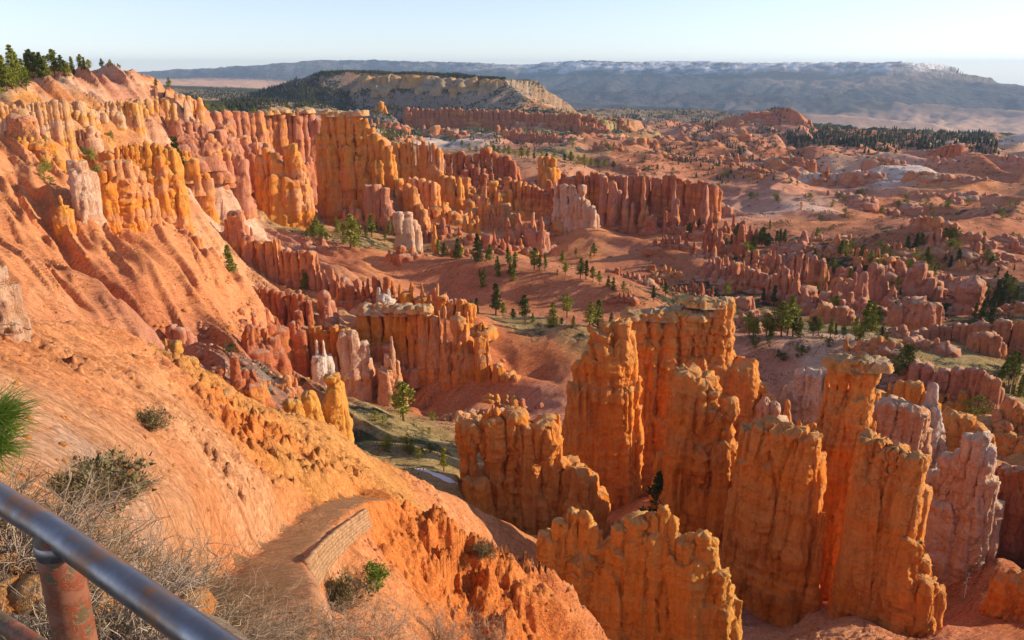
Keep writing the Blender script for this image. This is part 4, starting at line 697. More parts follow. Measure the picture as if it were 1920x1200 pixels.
# ---------------------------------------------------------------- rock builder
PXM = F / 1920 * 1024
def lathe_cols(cols, seed, strata=1.0, m0=None):
    """cols: (cx, cy, zb, zt, rx, ry, ang, kind) -> one mesh of closed, eroded columns sharing the same rock layers"""
    Vs, Fs, off = [], [], 0
    m0 = float(np.median([c[4] for c in cols])) if m0 is None else m0
    for (cx, cy, zb, zt, rx, ry, ang, kind, rng) in cols:
        H = zt - zb; pm = PXM / rng
        nt = int(np.clip(2 * math.pi * max(rx, ry) * pm / 1.7, 12, 72)); nz = int(np.clip(H * pm / 1.4, 10, 170))
        sd = rnd.random() * 50
        t = np.linspace(0, 1, nz); th = np.linspace(0, 2 * math.pi, nt, endpoint=False)
        z = zb + H * t
        r0 = rx / max(H, 1e-3)                                   # rounding length as a share of height
        if kind == 's':
            prof = 1.25 - 1.0 * t**.85; prof = np.maximum(prof, .06) * 1.0
            rl = .35 * r0
        elif kind == 'c':
            prof = 1.45 - 1.12 * t**1.15; rl = .3 * r0
        elif kind == 'h':
            u = (1 - t) * H / rx                                 # distance below the top in radii
            prof = np.interp(u, [0, .5, 1.5, 2.5, 3.0, 3.5, 4.3, 5.0, 6.0, 12], [.86, 1.0, 1.04, .9, .62, .60, .84, .70, .92, 1.12])
            rl = .6 * r0
        elif kind == 'k':
            u = (1 - t) * H / rx
            prof = np.interp(u, [0, .6, 1.4, 2.4, 4], [.55, .9, 1.08, 1.0, 1.15]); rl = .9 * r0
        elif kind == 't':
            prof = 1.08 - .12 * t; rl = .16 * r0
        else:
            prof = 1.30 - .40 * t; rl = .28 * r0
        rl = min(rl, .5); s = np.clip((t - (1 - rl)) / max(rl, 1e-6), 0, 1); prof = prof * np.sqrt(np.maximum(1 - s**2.4, 0) + 1e-4)
        kst = {'t': .15, 'c': .12, 'h': .13, 'k': .13, 's': .07, 'w': .055}[kind] * strata
        lay = np.tanh(3.2 * pn(z / (m0 * 1.15), seed * 3.1, .5)) * .42 + .30 * np.tanh(3 * pn(z / (m0 * .42), seed * 1.7, 9.5))
        lay2 = pn(z / (rx * 2.1), sd, 4.5)
        prof = prof * (1 + kst * lay * 1.8 + .10 * lay2 * 1.5)
        wx = pn(z / (rx * 3.2), sd, 1.5) * rx * .28; wy = pn(z / (rx * 3.2), sd, 6.5) * ry * .28
        T, TH = np.meshgrid(t, th, indexing='ij'); Z = zb + H * T
        ex = rnd.uniform(.55, .85) if kind in 'wt' else .85
        c = np.cos(TH); s_ = np.sin(TH); ca = np.sign(c) * np.abs(c)**ex; sa = np.sign(s_) * np.abs(s_)**ex
        lx = rx * ca * prof[:, None] + wx[:, None]; ly = ry * sa * prof[:, None] + wy[:, None]
        X = cx + lx * math.cos(ang) - ly * math.sin(ang); Y = cy + lx * math.sin(ang) + ly * math.cos(ang)
        m = min(rx, ry)
        # erosion: flutes (vertically stretched), lumps, fine chatter, thin recessed beds
        fl = np.abs(pn(X / (m * .62), Y / (m * .62), Z / (m * 9) + seed)) * 1.5 - .3 + (np.abs(pn(X / (m * 1.5), Y / (m * 1.5), Z / (m * 12) + seed)) < .045) * .9
        lump = fbm(X / (m * 1.5), Y / (m * 1.5), Z / (m * 1.9), 4, .5)
        bed = np.abs(pn(Z / (m0 * .95) + .35 * lump, seed * 2.2, 7.7)); bed = -np.exp(-(bed / .06)**2)
        chat = fbm(X / (m * .34), Y / (m * .34), Z / (m * .34), 3, .6)
        D = m * (-.34 * fl + .17 * lump + .07 * bed * strata + .085 * chat)
        fade = np.clip(prof[:, None] / .5, .15, 1)
        D = D * fade
        nx = ca / rx; ny = sa / ry; nl = np.hypot(nx, ny) + 1e-6; nx /= nl; ny /= nl
        X = X + D * (nx * math.cos(ang) - ny * math.sin(ang)); Y = Y + D * (nx * math.sin(ang) + ny * math.cos(ang))
        Z = Z + (T > .5) * (T - .5) * 2 * m * (.75 if kind in 'wtc' else .3) * fbm(X / (m * .9), Y / (m * .9), seed + sd, 3) * .8
        V = np.stack([X, Y, Z], -1).reshape(-1, 3)
        top = V[-nt:].mean(0); V = np.vstack([V, top[None]])
        i = (np.arange(nz - 1)[:, None] * nt + np.arange(nt)[None, :]); j = (np.arange(nz - 1)[:, None] * nt + (np.arange(nt)[None, :] + 1) % nt)
        q = np.stack([i, j, j + nt, i + nt], -1).reshape(-1, 4)
        b = (nz - 1) * nt; a1 = np.arange(nt); capf = np.stack([b + a1, b + (a1 + 1) % nt, np.full(nt, nz * nt), np.full(nt, nz * nt)], -1)
        Vs.append(V); Fs.append(q + off); Fs.append(capf + off); off += len(V)
    return np.vstack(Vs), np.vstack(Fs)
rnd = random.Random(5)
def fix_tris(o):
    o.data.validate()
def prep_rocks():
    for r in RK:
        if r.get('crest'):
            x = r['crest'][0][0]; cw = r['cw'] * .8; ks = r.get('kinds', 'w'); jag = r.get('jag', 4)
            while x <= r['crest'][-1][0] + 1:
                w = cw * min(max(rnd.lognormvariate(-.04, .3), .55), 1.7); k = rnd.choice(ks)
                r['cols'].append((x, lin(r['crest'], x) + (rnd.random()**1.6) * jag * 1.3, w, k)); x += w * .84
        # talus apron under the foot line
        pts = []
        for bx, by in r['base']:
            pts.append(P(bx, by, rock_h(r, bx)))
        if len(pts) > 1: 
            w = np.mean([c[2] for c in r['cols']]) * rock_h(r, r['base'][0][0]) / F
            if rock_h(r, r['base'][0][0]) > 100 and not r.get('snap'): FINS_TALUS.append((np.array(pts), max(w * .8, 1.5)))
def cluster_rocks():
    for (x0, y0, x1, y1), n, (h0, h1), w, mat, ks, name, lab, grp in CLUSTERS:
        for i in range(n):
            x = x0 + (x1 - x0) * (i + rnd.random()) / n; y = rnd.uniform(y0, y1); p = hit(x, y)
            if p is None: continue
            h = math.hypot(p[0], p[1])
            if h < 110 or not (.5 < h / max(GREF(x, y), 1) < 2): pass
            cols = []; m = rnd.randint(3, 7) if name != 'rock_ledge' else rnd.randint(3, 6); hh = rnd.uniform(h0, h1); span = m * w * .55
            for k in range(m):
                u = (k + rnd.uniform(.2, .8)) / m * 2 - 1; f = (1 - .55 * abs(u)) * rnd.uniform(.6, 1.05) if name != 'rock_ledge' else rnd.uniform(.7, 1)
                cols.append((x + u * span, y - hh * f + u * span * .12, w * min(max(rnd.lognormvariate(0, .4), .5), 2.4), rnd.choice(ks)))
            RK.append(dict(name=name, mat=mat if rnd.random() < .8 else 'rock_pink', cat={'hoodoo_cluster': 'hoodoo', 'rock_spire': 'rock spire', 'rock_outcrop': 'rock outcrop', 'rock_buttress': 'rock buttress', 'rock_ledge': 'rock ledge'}[name], label=lab, group=grp, h=h, base=[(x - span, y), (x + span, y + 2)], cols=cols, thick=1.2, plain=1))
def GREF(x, y): return 1
def build_rocks():
    for r in RK:
        if r.get('snap'):
            b = r['base']; xm = .5 * (b[0][0] + b[-1][0]); p = hit(xm, lin(b, xm)); 
            if p is not None: r['h'] = float(math.hypot(p[0], p[1])) - 1
    cluster_rocks()
    for n_, r in enumerate(RK):
        body, parts = [], []; seed = n_ * 1.37
        b = r['base']
        xm = .5 * (b[0][0] + b[-1][0]); root_p = P(xm, lin(b, xm), rock_h(r, xm))
        for (x, yt, w, k) in r['cols']:
            h = rock_h(r, x) * (1 + (.006 if k == 'w' and w > 50 else 0)); top = P(x, yt, h); rng = float(np.linalg.norm(top))
            yb = lin(b, x); bp = P(x, yb, h)
            depth = top[1] * CNP - top[2] * SNP; rx = w * .5 * depth / F * (1.12 if h < 200 else 1.0); ry = rx * r.get('thick', 1.2)
            if w > 50: ry *= .8
            g = float(gz(top[0], top[1])); zb = min(g, bp[2]) - max(2.0, rx)
            ang = -math.atan2(top[0], top[1]) + rnd.uniform(-.25, .25)
            hh = (rx, ry)
            # set the column back so its face sits on the sight line
            cx, cy = top[0], top[1]
            if k == 'w' and w <= 50:
                dd = rnd.uniform(-.35, .35) * rx; n2 = math.hypot(cx, cy); cx += cx / n2 * dd; cy += cy / n2 * dd
            body_ = (cx, cy, zb, top[2], rx, ry, ang, k, rng)
            if k in 'sh' and len(r['cols']) > 1 and h < 700 and not r.get('plain'): parts.append(('spire' if k == 's' else 'pinnacle', body_))
            elif k == 'k' and len(r['cols']) > 2 and h < 700 and not r.get('plain'): parts.append(('knob', body_))
            else: body.append(body_)
            if (r.get('crest') or r.get('plain')) and w <= 50 and r['mat'] != 'rock_cream':      # the joined foot of the row
                body.append((cx, cy, zb, bp[2] + (top[2] - bp[2]) * rnd.uniform(.25, .55), rx * 1.75, ry * 1.5, ang, 'w', rng * 1.4))
            if k in 'wt' and w <= 50 and h < 900 and not r.get('plain'):            # a fused back row fills the gaps between columns
                n2 = math.hypot(cx, cy); ox = cx / n2 * ry * .9; oy = cy / n2 * ry * .9; sx = math.cos(ang) * rx * .8; sy = math.sin(ang) * rx * .8
                zz = top[2] - (top[2] - bp[2]) * rnd.uniform(.05, .3)
                body.append((cx + ox + sx, cy + oy + sy, zb, zz, rx * 1.05, ry * .9, ang, 'w', rng * 1.6))
        if not body: body = [parts.pop(0)[1]] if parts else []
        mat = M['rock_glow' if r['mat'] == 'rock_orange' and rock_h(r, xm) < 200 else r['mat']]  # near orange rocks take the copy with painted bounce light
        m0_ = float(np.median([c[4] for c in body]))
        V, Fq = lathe_cols(body, seed, .7 if r['mat'] in ('rock_white',) else 1.0)
        o = mesh_np(r['name'], V, Fq, mat, loc=root_p); fix_tris(o)
        tag(o, r['label'], r['cat'], r.get('group'), 'thing')
        for pn_, c in parts:
            V, Fq = lathe_cols([c], seed, 1.0, m0_)
            p = mesh_np(pn_, V - root_p, Fq, mat, parent=o); fix_tris(p)
        for (x0, x1, yc) in r.get('cap', []):
            cs = []; x = x0 + 4
            while x < x1:
                h = rock_h(r, x); wv = rnd.uniform(.8, 1.3) * 26 * (140 / h)**.5; t_ = P(x, yc + rnd.uniform(-2, 3), h); rx = wv * .5 * h / F * 1.1
                cs.append((t_[0], t_[1], t_[2] - rx * .9, t_[2] + rx * .2, rx * 1.25, rx * 1.5, rnd.uniform(-.3, .3), 'w', float(np.linalg.norm(t_)))); x += wv * .8
            V, Fq = lathe_cols(cs, seed + 3, 1.0)
            p = mesh_np('caprock', V - root_p, Fq, M['rock_cap'], parent=o); fix_tris(p)
            tag(p, 'buff weathered crust of caprock along the crest')
# ---------------------------------------------------------------- plants
def mat_foliage(name, c0, c1, c2):
    m, nt, b = nmat(name); p = pos(nt)
    n1 = noise(nt, p.outputs['Position'], 1.1, 3); oi = nt.nodes.new('ShaderNodeObjectInfo')
    f = math_(nt, 'ADD', math_(nt, 'MULTIPLY', n1, .7), math_(nt, 'MULTIPLY', oi.outputs['Random'], .3))
    L(nt, ramp(nt, f, [(.3, c0), (.5, c1), (.72, c2)]), b.inputs['Base Color']); b.inputs['Roughness'].default_value = .65
def mat_plain(name, c0, c1, sc=6, rough=.8, bumpd=.01):
    m, nt, b = nmat(name); p = pos(nt); n1 = noise(nt, p.outputs['Position'], sc, 5, .65)
    L(nt, ramp(nt, n1, [(.3, c0), (.7, c1)]), b.inputs['Base Color']); b.inputs['Roughness'].default_value = rough
    bump(nt, b, n1, .6, bumpd)
def plant_mats():
    mat_foliage('pine', (.10,.13,.022), (.24,.27,.04), (.40,.38,.07))
    mat_foliage('dark_pine', (.04,.065,.02), (.095,.125,.03), (.18,.20,.045))
    mat_foliage('sapling', (.06,.12,.02), (.12,.20,.025), (.22,.30,.05))
    mat_foliage('sage', (.13,.12,.055), (.22,.19,.09), (.33,.28,.15))
    mat_foliage('brush', (.05,.045,.022), (.10,.085,.03), (.17,.14,.05))
    mat_plain('bark', (.10,.05,.03), (.22,.12,.07), 4)
    mat_plain('grey_wood', (.20,.16,.13), (.42,.36,.31), 9)
    mat_plain('twig', (.20,.13,.08), (.56,.44,.33), 11)
    mat_plain('brown_twig', (.13,.085,.045), (.32,.23,.13), 11)
    mat_plain('far_wood', (.030,.038,.022), (.075,.08,.035), .02)
def rquat(r): 
    a = r.normal(size=(3,)); return a / (np.linalg.norm(a) + 1e-9)
def leaf_cloud(cs, rad, per, size, r, up=.35):
    """small leaf sprays scattered in balls round each centre; cs (n,3) with radii"""
    n = len(cs); C = np.repeat(cs, per, 0); Rr = np.repeat(rad, per)
    d = r.normal(size=(n * per, 3)); d /= np.linalg.norm(d, axis=1)[:, None]; d *= (r.random_sample(n * per)**.5)[:, None]; d[:, 2] *= .6
    ctr = C + d * Rr[:, None]
    a = d / (np.linalg.norm(d, axis=1)[:, None] + 1e-6) + r.normal(size=d.shape) * .5; a[:, 2] += up; a /= np.linalg.norm(a, axis=1)[:, None]
    b = np.cross(a, r.normal(size=d.shape)); b /= np.linalg.norm(b, axis=1)[:, None] + 1e-9
    s = (size * r.uniform(.6, 1.4, n * per))[:, None]
    V = np.stack([ctr - b * s * .45, ctr + b * s * .45, ctr + a * s * 1.3 + b * s * .2, ctr + a * s * 1.3 - b * s * .2], 1).reshape(-1, 3)
    Fq = np.arange(len(V)).reshape(-1, 4); return V, Fq
def tube(pts, rads, k=5):
    pts = np.asarray(pts, float); n = len(pts); V = []
    for i in range(n):
        t = pts[min(i + 1, n - 1)] - pts[max(i - 1, 0)]; t /= np.linalg.norm(t) + 1e-9
        u = np.cross(t, (0, 0, 1) if abs(t[2]) < .9 else (1, 0, 0)); u /= np.linalg.norm(u); v = np.cross(t, u)
        for j in range(k):
            a = 2 * math.pi * j / k; V.append(pts[i] + rads[i] * (math.cos(a) * u + math.sin(a) * v))
    F_ = [(i * k + j, i * k + (j + 1) % k, (i + 1) * k + (j + 1) % k, (i + 1) * k + j) for i in range(n - 1) for j in range(k)]
    return np.array(V), np.array(F_)
def join(parts):
    V, Fq, o = [], [], 0
    for v, f in parts: V.append(v); Fq.append(f + o); o += len(v)
    return np.vstack(V), np.vstack(Fq)
def pine_meshes(kind, seed):
    """unit height (1 m tall) tree: trunk mesh and crown mesh"""
    r = np.random.RandomState(seed); tr = []; cs, rd = [], []
    lean = r.normal(size=2) * .02
    zs = np.linspace(-.04, .96, 9); tp = np.c_[lean[0] * zs + .008 * np.sin(zs * 7 + seed), lean[1] * zs, zs]
    tr.append(tube(tp, .022 * (1.02 - zs)**.8 + .003, 6))
    if kind == 'cone': z0, z1, w, n = .10, .97, .21, 15
    elif kind == 'ponderosa': z0, z1, w, n = .28, .97, .22, 12
    elif kind == 'thin': z0, z1, w, n = .25, .98, .12, 11
    elif kind == 'flat': z0, z1, w, n = .62, .95, .34, 5
    elif kind == 'round': z0, z1, w, n = .12, .85, .36, 8
    elif kind == 'snag': z0, z1, w, n = .3, .9, .16, 6
    for i in range(n):
        z = z0 + (z1 - z0) * (i + r.uniform(-.3, .3)) / (n - 1); t = (z - z0) / (z1 - z0)
        if kind in ('cone', 'thin'): ww = w * (1 - t)**.85 + .02
        elif kind == 'ponderosa': ww = w * (math.sin(math.pi * min(t * .8 + .22, 1))**.7) + .02
        elif kind == 'round': ww = w * math.sqrt(max(1 - (2 * t - .9)**2, .1))
        else: ww = w * r.uniform(.6, 1)
        nb = r.randint(3, 6)
        for k in range(nb):
            a = r.uniform(0, 2 * math.pi); l = ww * r.uniform(.55, 1.15); dz = -.12 * l if kind == 'cone' else .15 * l
            base = np.array([lean[0] * z, lean[1] * z, z]); tip = base + np.array([math.cos(a) * l, math.sin(a) * l, dz])
            tr.append(tube([base, (base + tip) / 2 + (0, 0, .01), tip], [.007, .005, .002], 3))
            if kind != 'snag':
                for q in (.45, .75, 1.0):
                    if r.random_sample() < .85: cs.append(base + (tip - base) * q + r.normal(size=3) * .008); rd.append(ww * .36 * r.uniform(.7, 1.2) + .012)
    if kind != 'snag': cs.append([lean[0], lean[1], .96]); rd.append(.02)
    crown = leaf_cloud(np.array(cs), np.array(rd), 13, .034, r) if kind != 'snag' else None
    return join(tr), crown
TREE_T = {}
def tree_proto(kind, var, mat):
    key = (kind, var, mat)
    if key not in TREE_T:
        (tv, tf), cr = pine_meshes(kind, 10 + var * 7 + len(kind))
        t = mesh_np('trunk', tv, tf, M['bark' if kind != 'snag' else 'grey_wood']); me = t.data; bpy.data.objects.remove(t)
        cm = None
        if cr: c = mesh_np('crown', cr[0], cr[1], M[mat], smooth_=False); cm = c.data; bpy.data.objects.remove(c)
        TREE_T[key] = (me, cm)
    return TREE_T[key]
def plant_tree(p, hm, kind, label, group, mat='pine', name='pine_tree', cat='pine tree', wide=1.0):
    var = rnd.randint(0, 3); tm, cm = tree_proto(kind, var, mat)
    o = bpy.data.objects.new(name, None); COL.objects.link(o); o.empty_display_size = .2
    tk = bpy.data.objects.new('trunk', tm); COL.objects.link(tk); tk.parent = o
    o.location = (p[0], p[1], p[2] - .02 * hm); s = hm; o.scale = (s * wide * rnd.uniform(.9, 1.1), s * wide * rnd.uniform(.9, 1.1), s); o.rotation_euler = (0, 0, rnd.uniform(0, 6.28))
    tag(o, label, cat, group, 'thing')
    if cm:
        c = bpy.data.objects.new('crown', cm); COL.objects.link(c); c.parent = o
    return o
# foot pixel, height in photo pixels, kind, material, own label (or None = group label)
TREES = [
 (757,790,78,'ponderosa','pine','pine in the small valley pocket between the central walls and the foreground slope'),
 (1236,976,92,'cone','dark_pine','dark green young fir standing in the slot between the orange fins at lower right'),
 (432,512,50,'cone','pine','pale green cone shaped pine at the left end of the descending pinnacle row'),
 (572,543,36,'cone','pine','narrow yellow green pine behind the dark grooved red wall'),
 (930,592,62,'thin','dark_pine','nearly black fir in shade at the foot of the long smooth ridge'),
 (1065,862,20,'round','dark_pine','small dark shrubby pine growing on top of the orange hoodoo cluster'),
 (1690,724,80,'ponderosa','dark_pine','big dark pine at the left end of the yellow grassy bench on the right'),
 (1826,794,56,'round','pine','round headed pine below the prow of the long pinkish wall'),
 (335,336,70,'thin','dark_pine','tall dim pine against the gully behind the twin orange hoodoos'),
 (339,345,28,'cone','pine','small bright pine beside the dim pine in the left gully'),
 (873,806,44,'snag','pine','dead grey snag beside the orange hoodoo cluster'),
 (1803,1128,66,'snag','pine','bare dead tree on the dark green patch in the lower right corner'),
 (436,678,34,'flat','dark_pine','leaning dark pine on the rubble of the shaded ravine at left'),
 (657,466,60,'ponderosa','pine','tallest pale green pine in the gulch under the great flat topped fin'),
 (832,884,50,'thin','pine','slim pine on the brushy pocket near the strip of snow'),
]
GROUPS = [
 ('pines on the skyline of the left rim', 'dark evergreen in the row along the top left skyline', 'pine', ['cone','ponderosa','ponderosa'],
  [(-12,160,60),(3,158,56),(12,160,50),(28,156,62),(36,158,52),(47,154,40),(56,150,44),(63,150,52),(71,149,44),(79,150,46),(88,146,34),(103,146,50),(116,143,36),(122,142,26),(129,143,24),(137,141,32),(154,139,28),(160,138,22),(168,137,20),(191,131,17),(208,129,12),(222,129,8),(15,176,46),(-5,182,52),(32,178,34),(50,170,30),(226,130,6)]),
 ('trees on the ridge beyond the summit', 'small lit pine on the crest right of the orange summit', 'pine', ['ponderosa','round'],
  [(293,166,16),(317,168,20),(388,182,14),(402,186,12),(419,190,16),(443,196,12),(477,203,15),(500,206,14),(540,206,24),(578,214,26),(588,228,24),(560,206,14)]),
 ('pines in the gulch under the great flat topped fin', 'pale pine in the gulch under the great flat topped fin', 'pine', ['ponderosa','cone','thin'],
  [(590,450,30),(603,452,26),(612,456,20),(664,463,42),(645,458,26),(672,452,30),(728,398,24),(731,444,28),(722,455,24),(698,446,42),(576,448,18),(632,430,24),(645,440,22)]),
 ('pines along the back of the long smooth ridge', 'pine in the line behind the crest of the long smooth ridge', 'pine', ['ponderosa','cone','thin'],
  [(822,478,28),(833,482,26),(857,486,38),(862,486,28),(896,492,50),(912,490,22),(918,488,30),(952,496,30),(966,498,24),(1002,508,42),(1012,508,30),(1022,510,32),(1088,524,38),(1098,526,36),(1112,530,28),(1124,534,26),(1140,540,22),(1060,516,22),(905,470,22),(1150,545,24),(1168,548,20),(1248,556,26),(1225,566,30)]),
 ('pines on the bench in front of the long smooth ridge', 'sunlit yellow green pine on the bench before the long smooth ridge', 'pine', ['ponderosa','cone'],
  [(985,604,50),(1037,610,44),(1105,616,50),(1120,616,54),(1145,614,28),(1170,610,26),(943,594,28),(962,600,22),(1063,596,46),(893,590,30),(884,586,24),(1075,612,20),(999,606,18),(1052,612,16),(1195,600,20)]),
 ('dense pines below the wedge rock', 'pine in the dense stand right of the cream capped wall', 'pine', ['cone','ponderosa','thin'],
  [(1404,632,46),(1416,634,40),(1437,632,46),(1446,634,36),(1464,632,66),(1476,630,74),(1486,632,50),(1450,575,40),(1430,570,30),(1492,572,30),(1497,632,36),(1524,632,40),(1534,630,34),(1556,634,38),(1565,634,26),(1581,634,24),(1604,640,44),(1612,642,36),(1622,620,56),(1634,622,54),(1644,618,44),(1652,640,26),(1662,644,22),(1674,606,40),(1372,600,26),(1378,590,22),(1362,560,30)]),
 ('pines in the shaded hollows on the right', 'dark pine in the shaded hollows among the red pinnacles at right', 'dark_pine', ['ponderosa','cone'],
  [(1428,462,36),(1438,468,30),(1412,470,26),(1380,450,30),(1298,430,30),(1310,438,26),(1292,440,22),(1575,482,30),(1584,486,34),(1612,492,28),(1716,470,30),(1726,476,36),(1738,490,26),(1880,560,46),(1868,566,40),(1894,558,38),(1905,570,34),(1850,560,28),(1862,540,24),(1770,590,22),(1688,600,26),(1700,470,26),(1530,450,22),(1470,455,24),(1360,470,22),(1750,520,20)]),
 ('pines at the right edge', 'pine among rocks at the right edge, mid height of the picture', 'pine', ['ponderosa','cone'],
  [(1892,735,52),(1904,712,44),(1876,716,26),(1912,745,46),(1880,725,34),(1898,690,28),(1850,600,18),(1905,640,20)]),
 ('trees on the flats behind the long cliffs', 'distant pale pine on the scrub flat behind the long fluted cliff', 'pine', ['round','ponderosa'],
  [(718,262,18),(728,264,20),(736,264,24),(752,264,18),(760,262,14),(785,258,14),(866,276,12),(880,282,14),(893,286,12),(926,286,14),(934,290,16),(945,292,18),(955,294,20),(966,296,16),(978,298,22),(990,298,18),(1002,302,16),(1014,300,20),(1026,304,16),(1040,304,18),(1058,306,16),(1070,308,22),(1084,310,18),(1096,316,24),(1108,316,20),(1122,316,16),(1134,318,18),(1150,320,16),(1216,322,12),(1232,322,12),(1260,328,12)]),
]
SCATTER = [
 ((1340,430,1500,520),12,7,'ponderosa','pine','pine growing between the cones of the wooded gully','pines between the cones of the wooded gully'),
 ((1500,470,1760,600),18,7,'ponderosa','pine','pine among the ragged cones of the shaded hollow','pines among the ragged cones'),
 ((560,412,740,462),10,7,'ponderosa','pine','pine on the scrubby floor under the orange cliffs','pines on the scrubby floor under the orange cliffs'),
 ((880,470,1150,540),10,6,'ponderosa','pine','small pine scattered behind the long smooth ridge','small pines behind the long smooth ridge'),
 ((1780,500,1915,640),12,7,'ponderosa','dark_pine','shaded pine between rocks near the right edge','shaded pines near the right edge'),
 ((60,240,300,340),7,3,'round','pine','small bush on the lit upper left slope','bushes on the upper left slope'), # pixel box, count, height metres, kind, material, label, group
 ((1340,330,1500,380),9,5,'round','pine','low tree on the far pink badlands right of the long cliff','trees on the far pink badlands'),
 ((1500,360,1760,420),14,5,'round','pine','low tree on the banded badlands under the white cliffs','trees under the white cliffs'),
 ((1760,380,1920,470),14,6,'round','pine','low tree on the badlands near the right edge, above the ragged tower cluster','trees above the ragged tower cluster'),
 ((1560,440,1900,520),22,6,'round','pine','bushy tree on the slopes around the ragged tower cluster','trees around the ragged tower cluster'),
 ((1380,640,1620,700),8,3,'round','dark_pine','dark bush on the pale bench right of the cream capped wall','bushes on the pale bench'),
 ((700,770,840,870),9,3.2,'round','pine','low green bush on the floor of the small valley pocket','bushes in the valley pocket'),
 ((850,240,1150,290),14,8,'round','pine','far tree between the rows of red columns under the mesa','far trees under the mesa'),
]
def build_trees():
    for px, py, hp, kind, mat, lab in TREES:
        p = hit(px, py)
        if p is None: continue
        rng = p[1] * CNP - p[2] * SNP; plant_tree(p, hp * rng / F * 1.03, kind, lab, None, mat, 'dead_tree' if kind == 'snag' else 'pine_tree', 'dead tree' if kind == 'snag' else 'pine tree', wide=1.5 if px == 1236 else 1.1)
    for grp, lab, mat, kinds, pts in GROUPS:
        for px, py, hp in pts:
            p = hit(px, py)
            if 'skyline' in grp or 'summit' in grp:
                q = py
                while (p is None or np.linalg.norm(p) > 900) and q < py + 40: q += 2; p = hit(px, q)
            if p is None: continue
            rng = float(p[1] * CNP - p[2] * SNP); m2 = mat if rnd.random() < .8 else ('dark_pine' if mat == 'pine' else 'pine')
            plant_tree(p, min(hp * rng / F * 1.03, 16), rnd.choice(kinds), lab, grp, m2)
    for (x0, y0, x1, y1), n, hm, kind, mat, lab, grp in SCATTER:
        for i in range(n):
            p = hit(rnd.uniform(x0, x1), rnd.uniform(y0, y1))
            if p is None: continue
            for q in range(rnd.choice((1, 2, 3))):
                a, b_ = p[0] + (q > 0) * rnd.gauss(0, hm * .6), p[1] + (q > 0) * rnd.gauss(0, hm * .6); pine = kind == 'ponderosa'
                plant_tree((a, b_, float(gz(a, b_))), hm * rnd.uniform(.5, 1.3), rnd.choice(('ponderosa', 'cone', 'thin')) if pine else kind, lab, grp, mat, name='pine_tree' if pine else 'juniper_tree', cat='pine tree' if pine else 'juniper', wide=1.0 if pine else 1.2)
SCRUB = [ # pixel box, count, size metres
 ((1560,640,1660,740),90,1.0),((1380,650,1480,760),60,.9),((1480,600,1700,640),40,.9),((1010,640,1060,790),110,.55),((620,420,760,470),90,1.2),((1040,440,1150,510),70,.9),((1180,440,1330,520),90,1.0),
 ((1330,400,1900,600),520,1.2),((1650,480,1760,600),90,1.6),((1820,520,1920,600),120,1.8),((1350,330,1920,420),420,1.5),((1550,420,1700,480),90,1.4),((680,760,860,890),340,.55),((400,560,560,780),90,.7),
 ((950,575,1380,650),160,.7),((790,460,1140,530),120,.9),((1700,650,1900,720),150,.8),((1380,600,1700,660),120,1.0),((860,270,1400,330),420,2.0),((1140,500,1340,580),160,1.3),((1780,1080,1880,1140),120,.45),
 ((40,400,420,560),60,.6),((0,200,300,330),70,.8),((1380,420,1480,520),110,1.5),((1620,700,1720,760),70,.8),((1500,280,1900,330),260,2.0),((1180,260,1560,330),380,2.4),((1400,240,1900,290),300,4)]
def build_scrub():
    r = np.random.RandomState(3); cs, rd = [], []
    for (x0, y0, x1, y1), n, s in SCRUB:
        k = 0
        while k < n:
            px, py = r.uniform(x0, x1), r.uniform(y0, y1); m = r.randint(1, 5)
            p = hit(px, py); k += m
            if p is None or np.linalg.norm(p) < 118: continue
            for q in range(m):
                a = p[0] + r.normal() * s * 2.2 * (q > 0); b_ = p[1] + r.normal() * s * 2.2 * (q > 0)
                ss = s * r.uniform(.4, 1.3); cs.append((a, b_, float(gz(a, b_)) + ss * .25)); rd.append(ss * .6)
    cs = np.array(cs); rd = np.array(rd)
    Vs = []
    for lo, hi, per in ((0, .7, 16), (.7, 9, 22)):
        m = (rd >= lo) & (rd < hi)
        if m.any():
            V, Fq = leaf_cloud(cs[m], rd[m], per, 1.0, r, .5); c = np.repeat(cs[m], per * 4, 0); sz = np.repeat(rd[m], per * 4)[:, None]
            # leaf sprays scale with the bush
            ctr = V.reshape(-1, 4, 3).mean(1).repeat(4, 0); V = ctr + (V - ctr) * (sz * .42); Vs.append((V, Fq))
    V, Fq = join(Vs); o = mesh_np('scrub', V, Fq, M['brush'], smooth_=False); tag(o, kind='stuff')
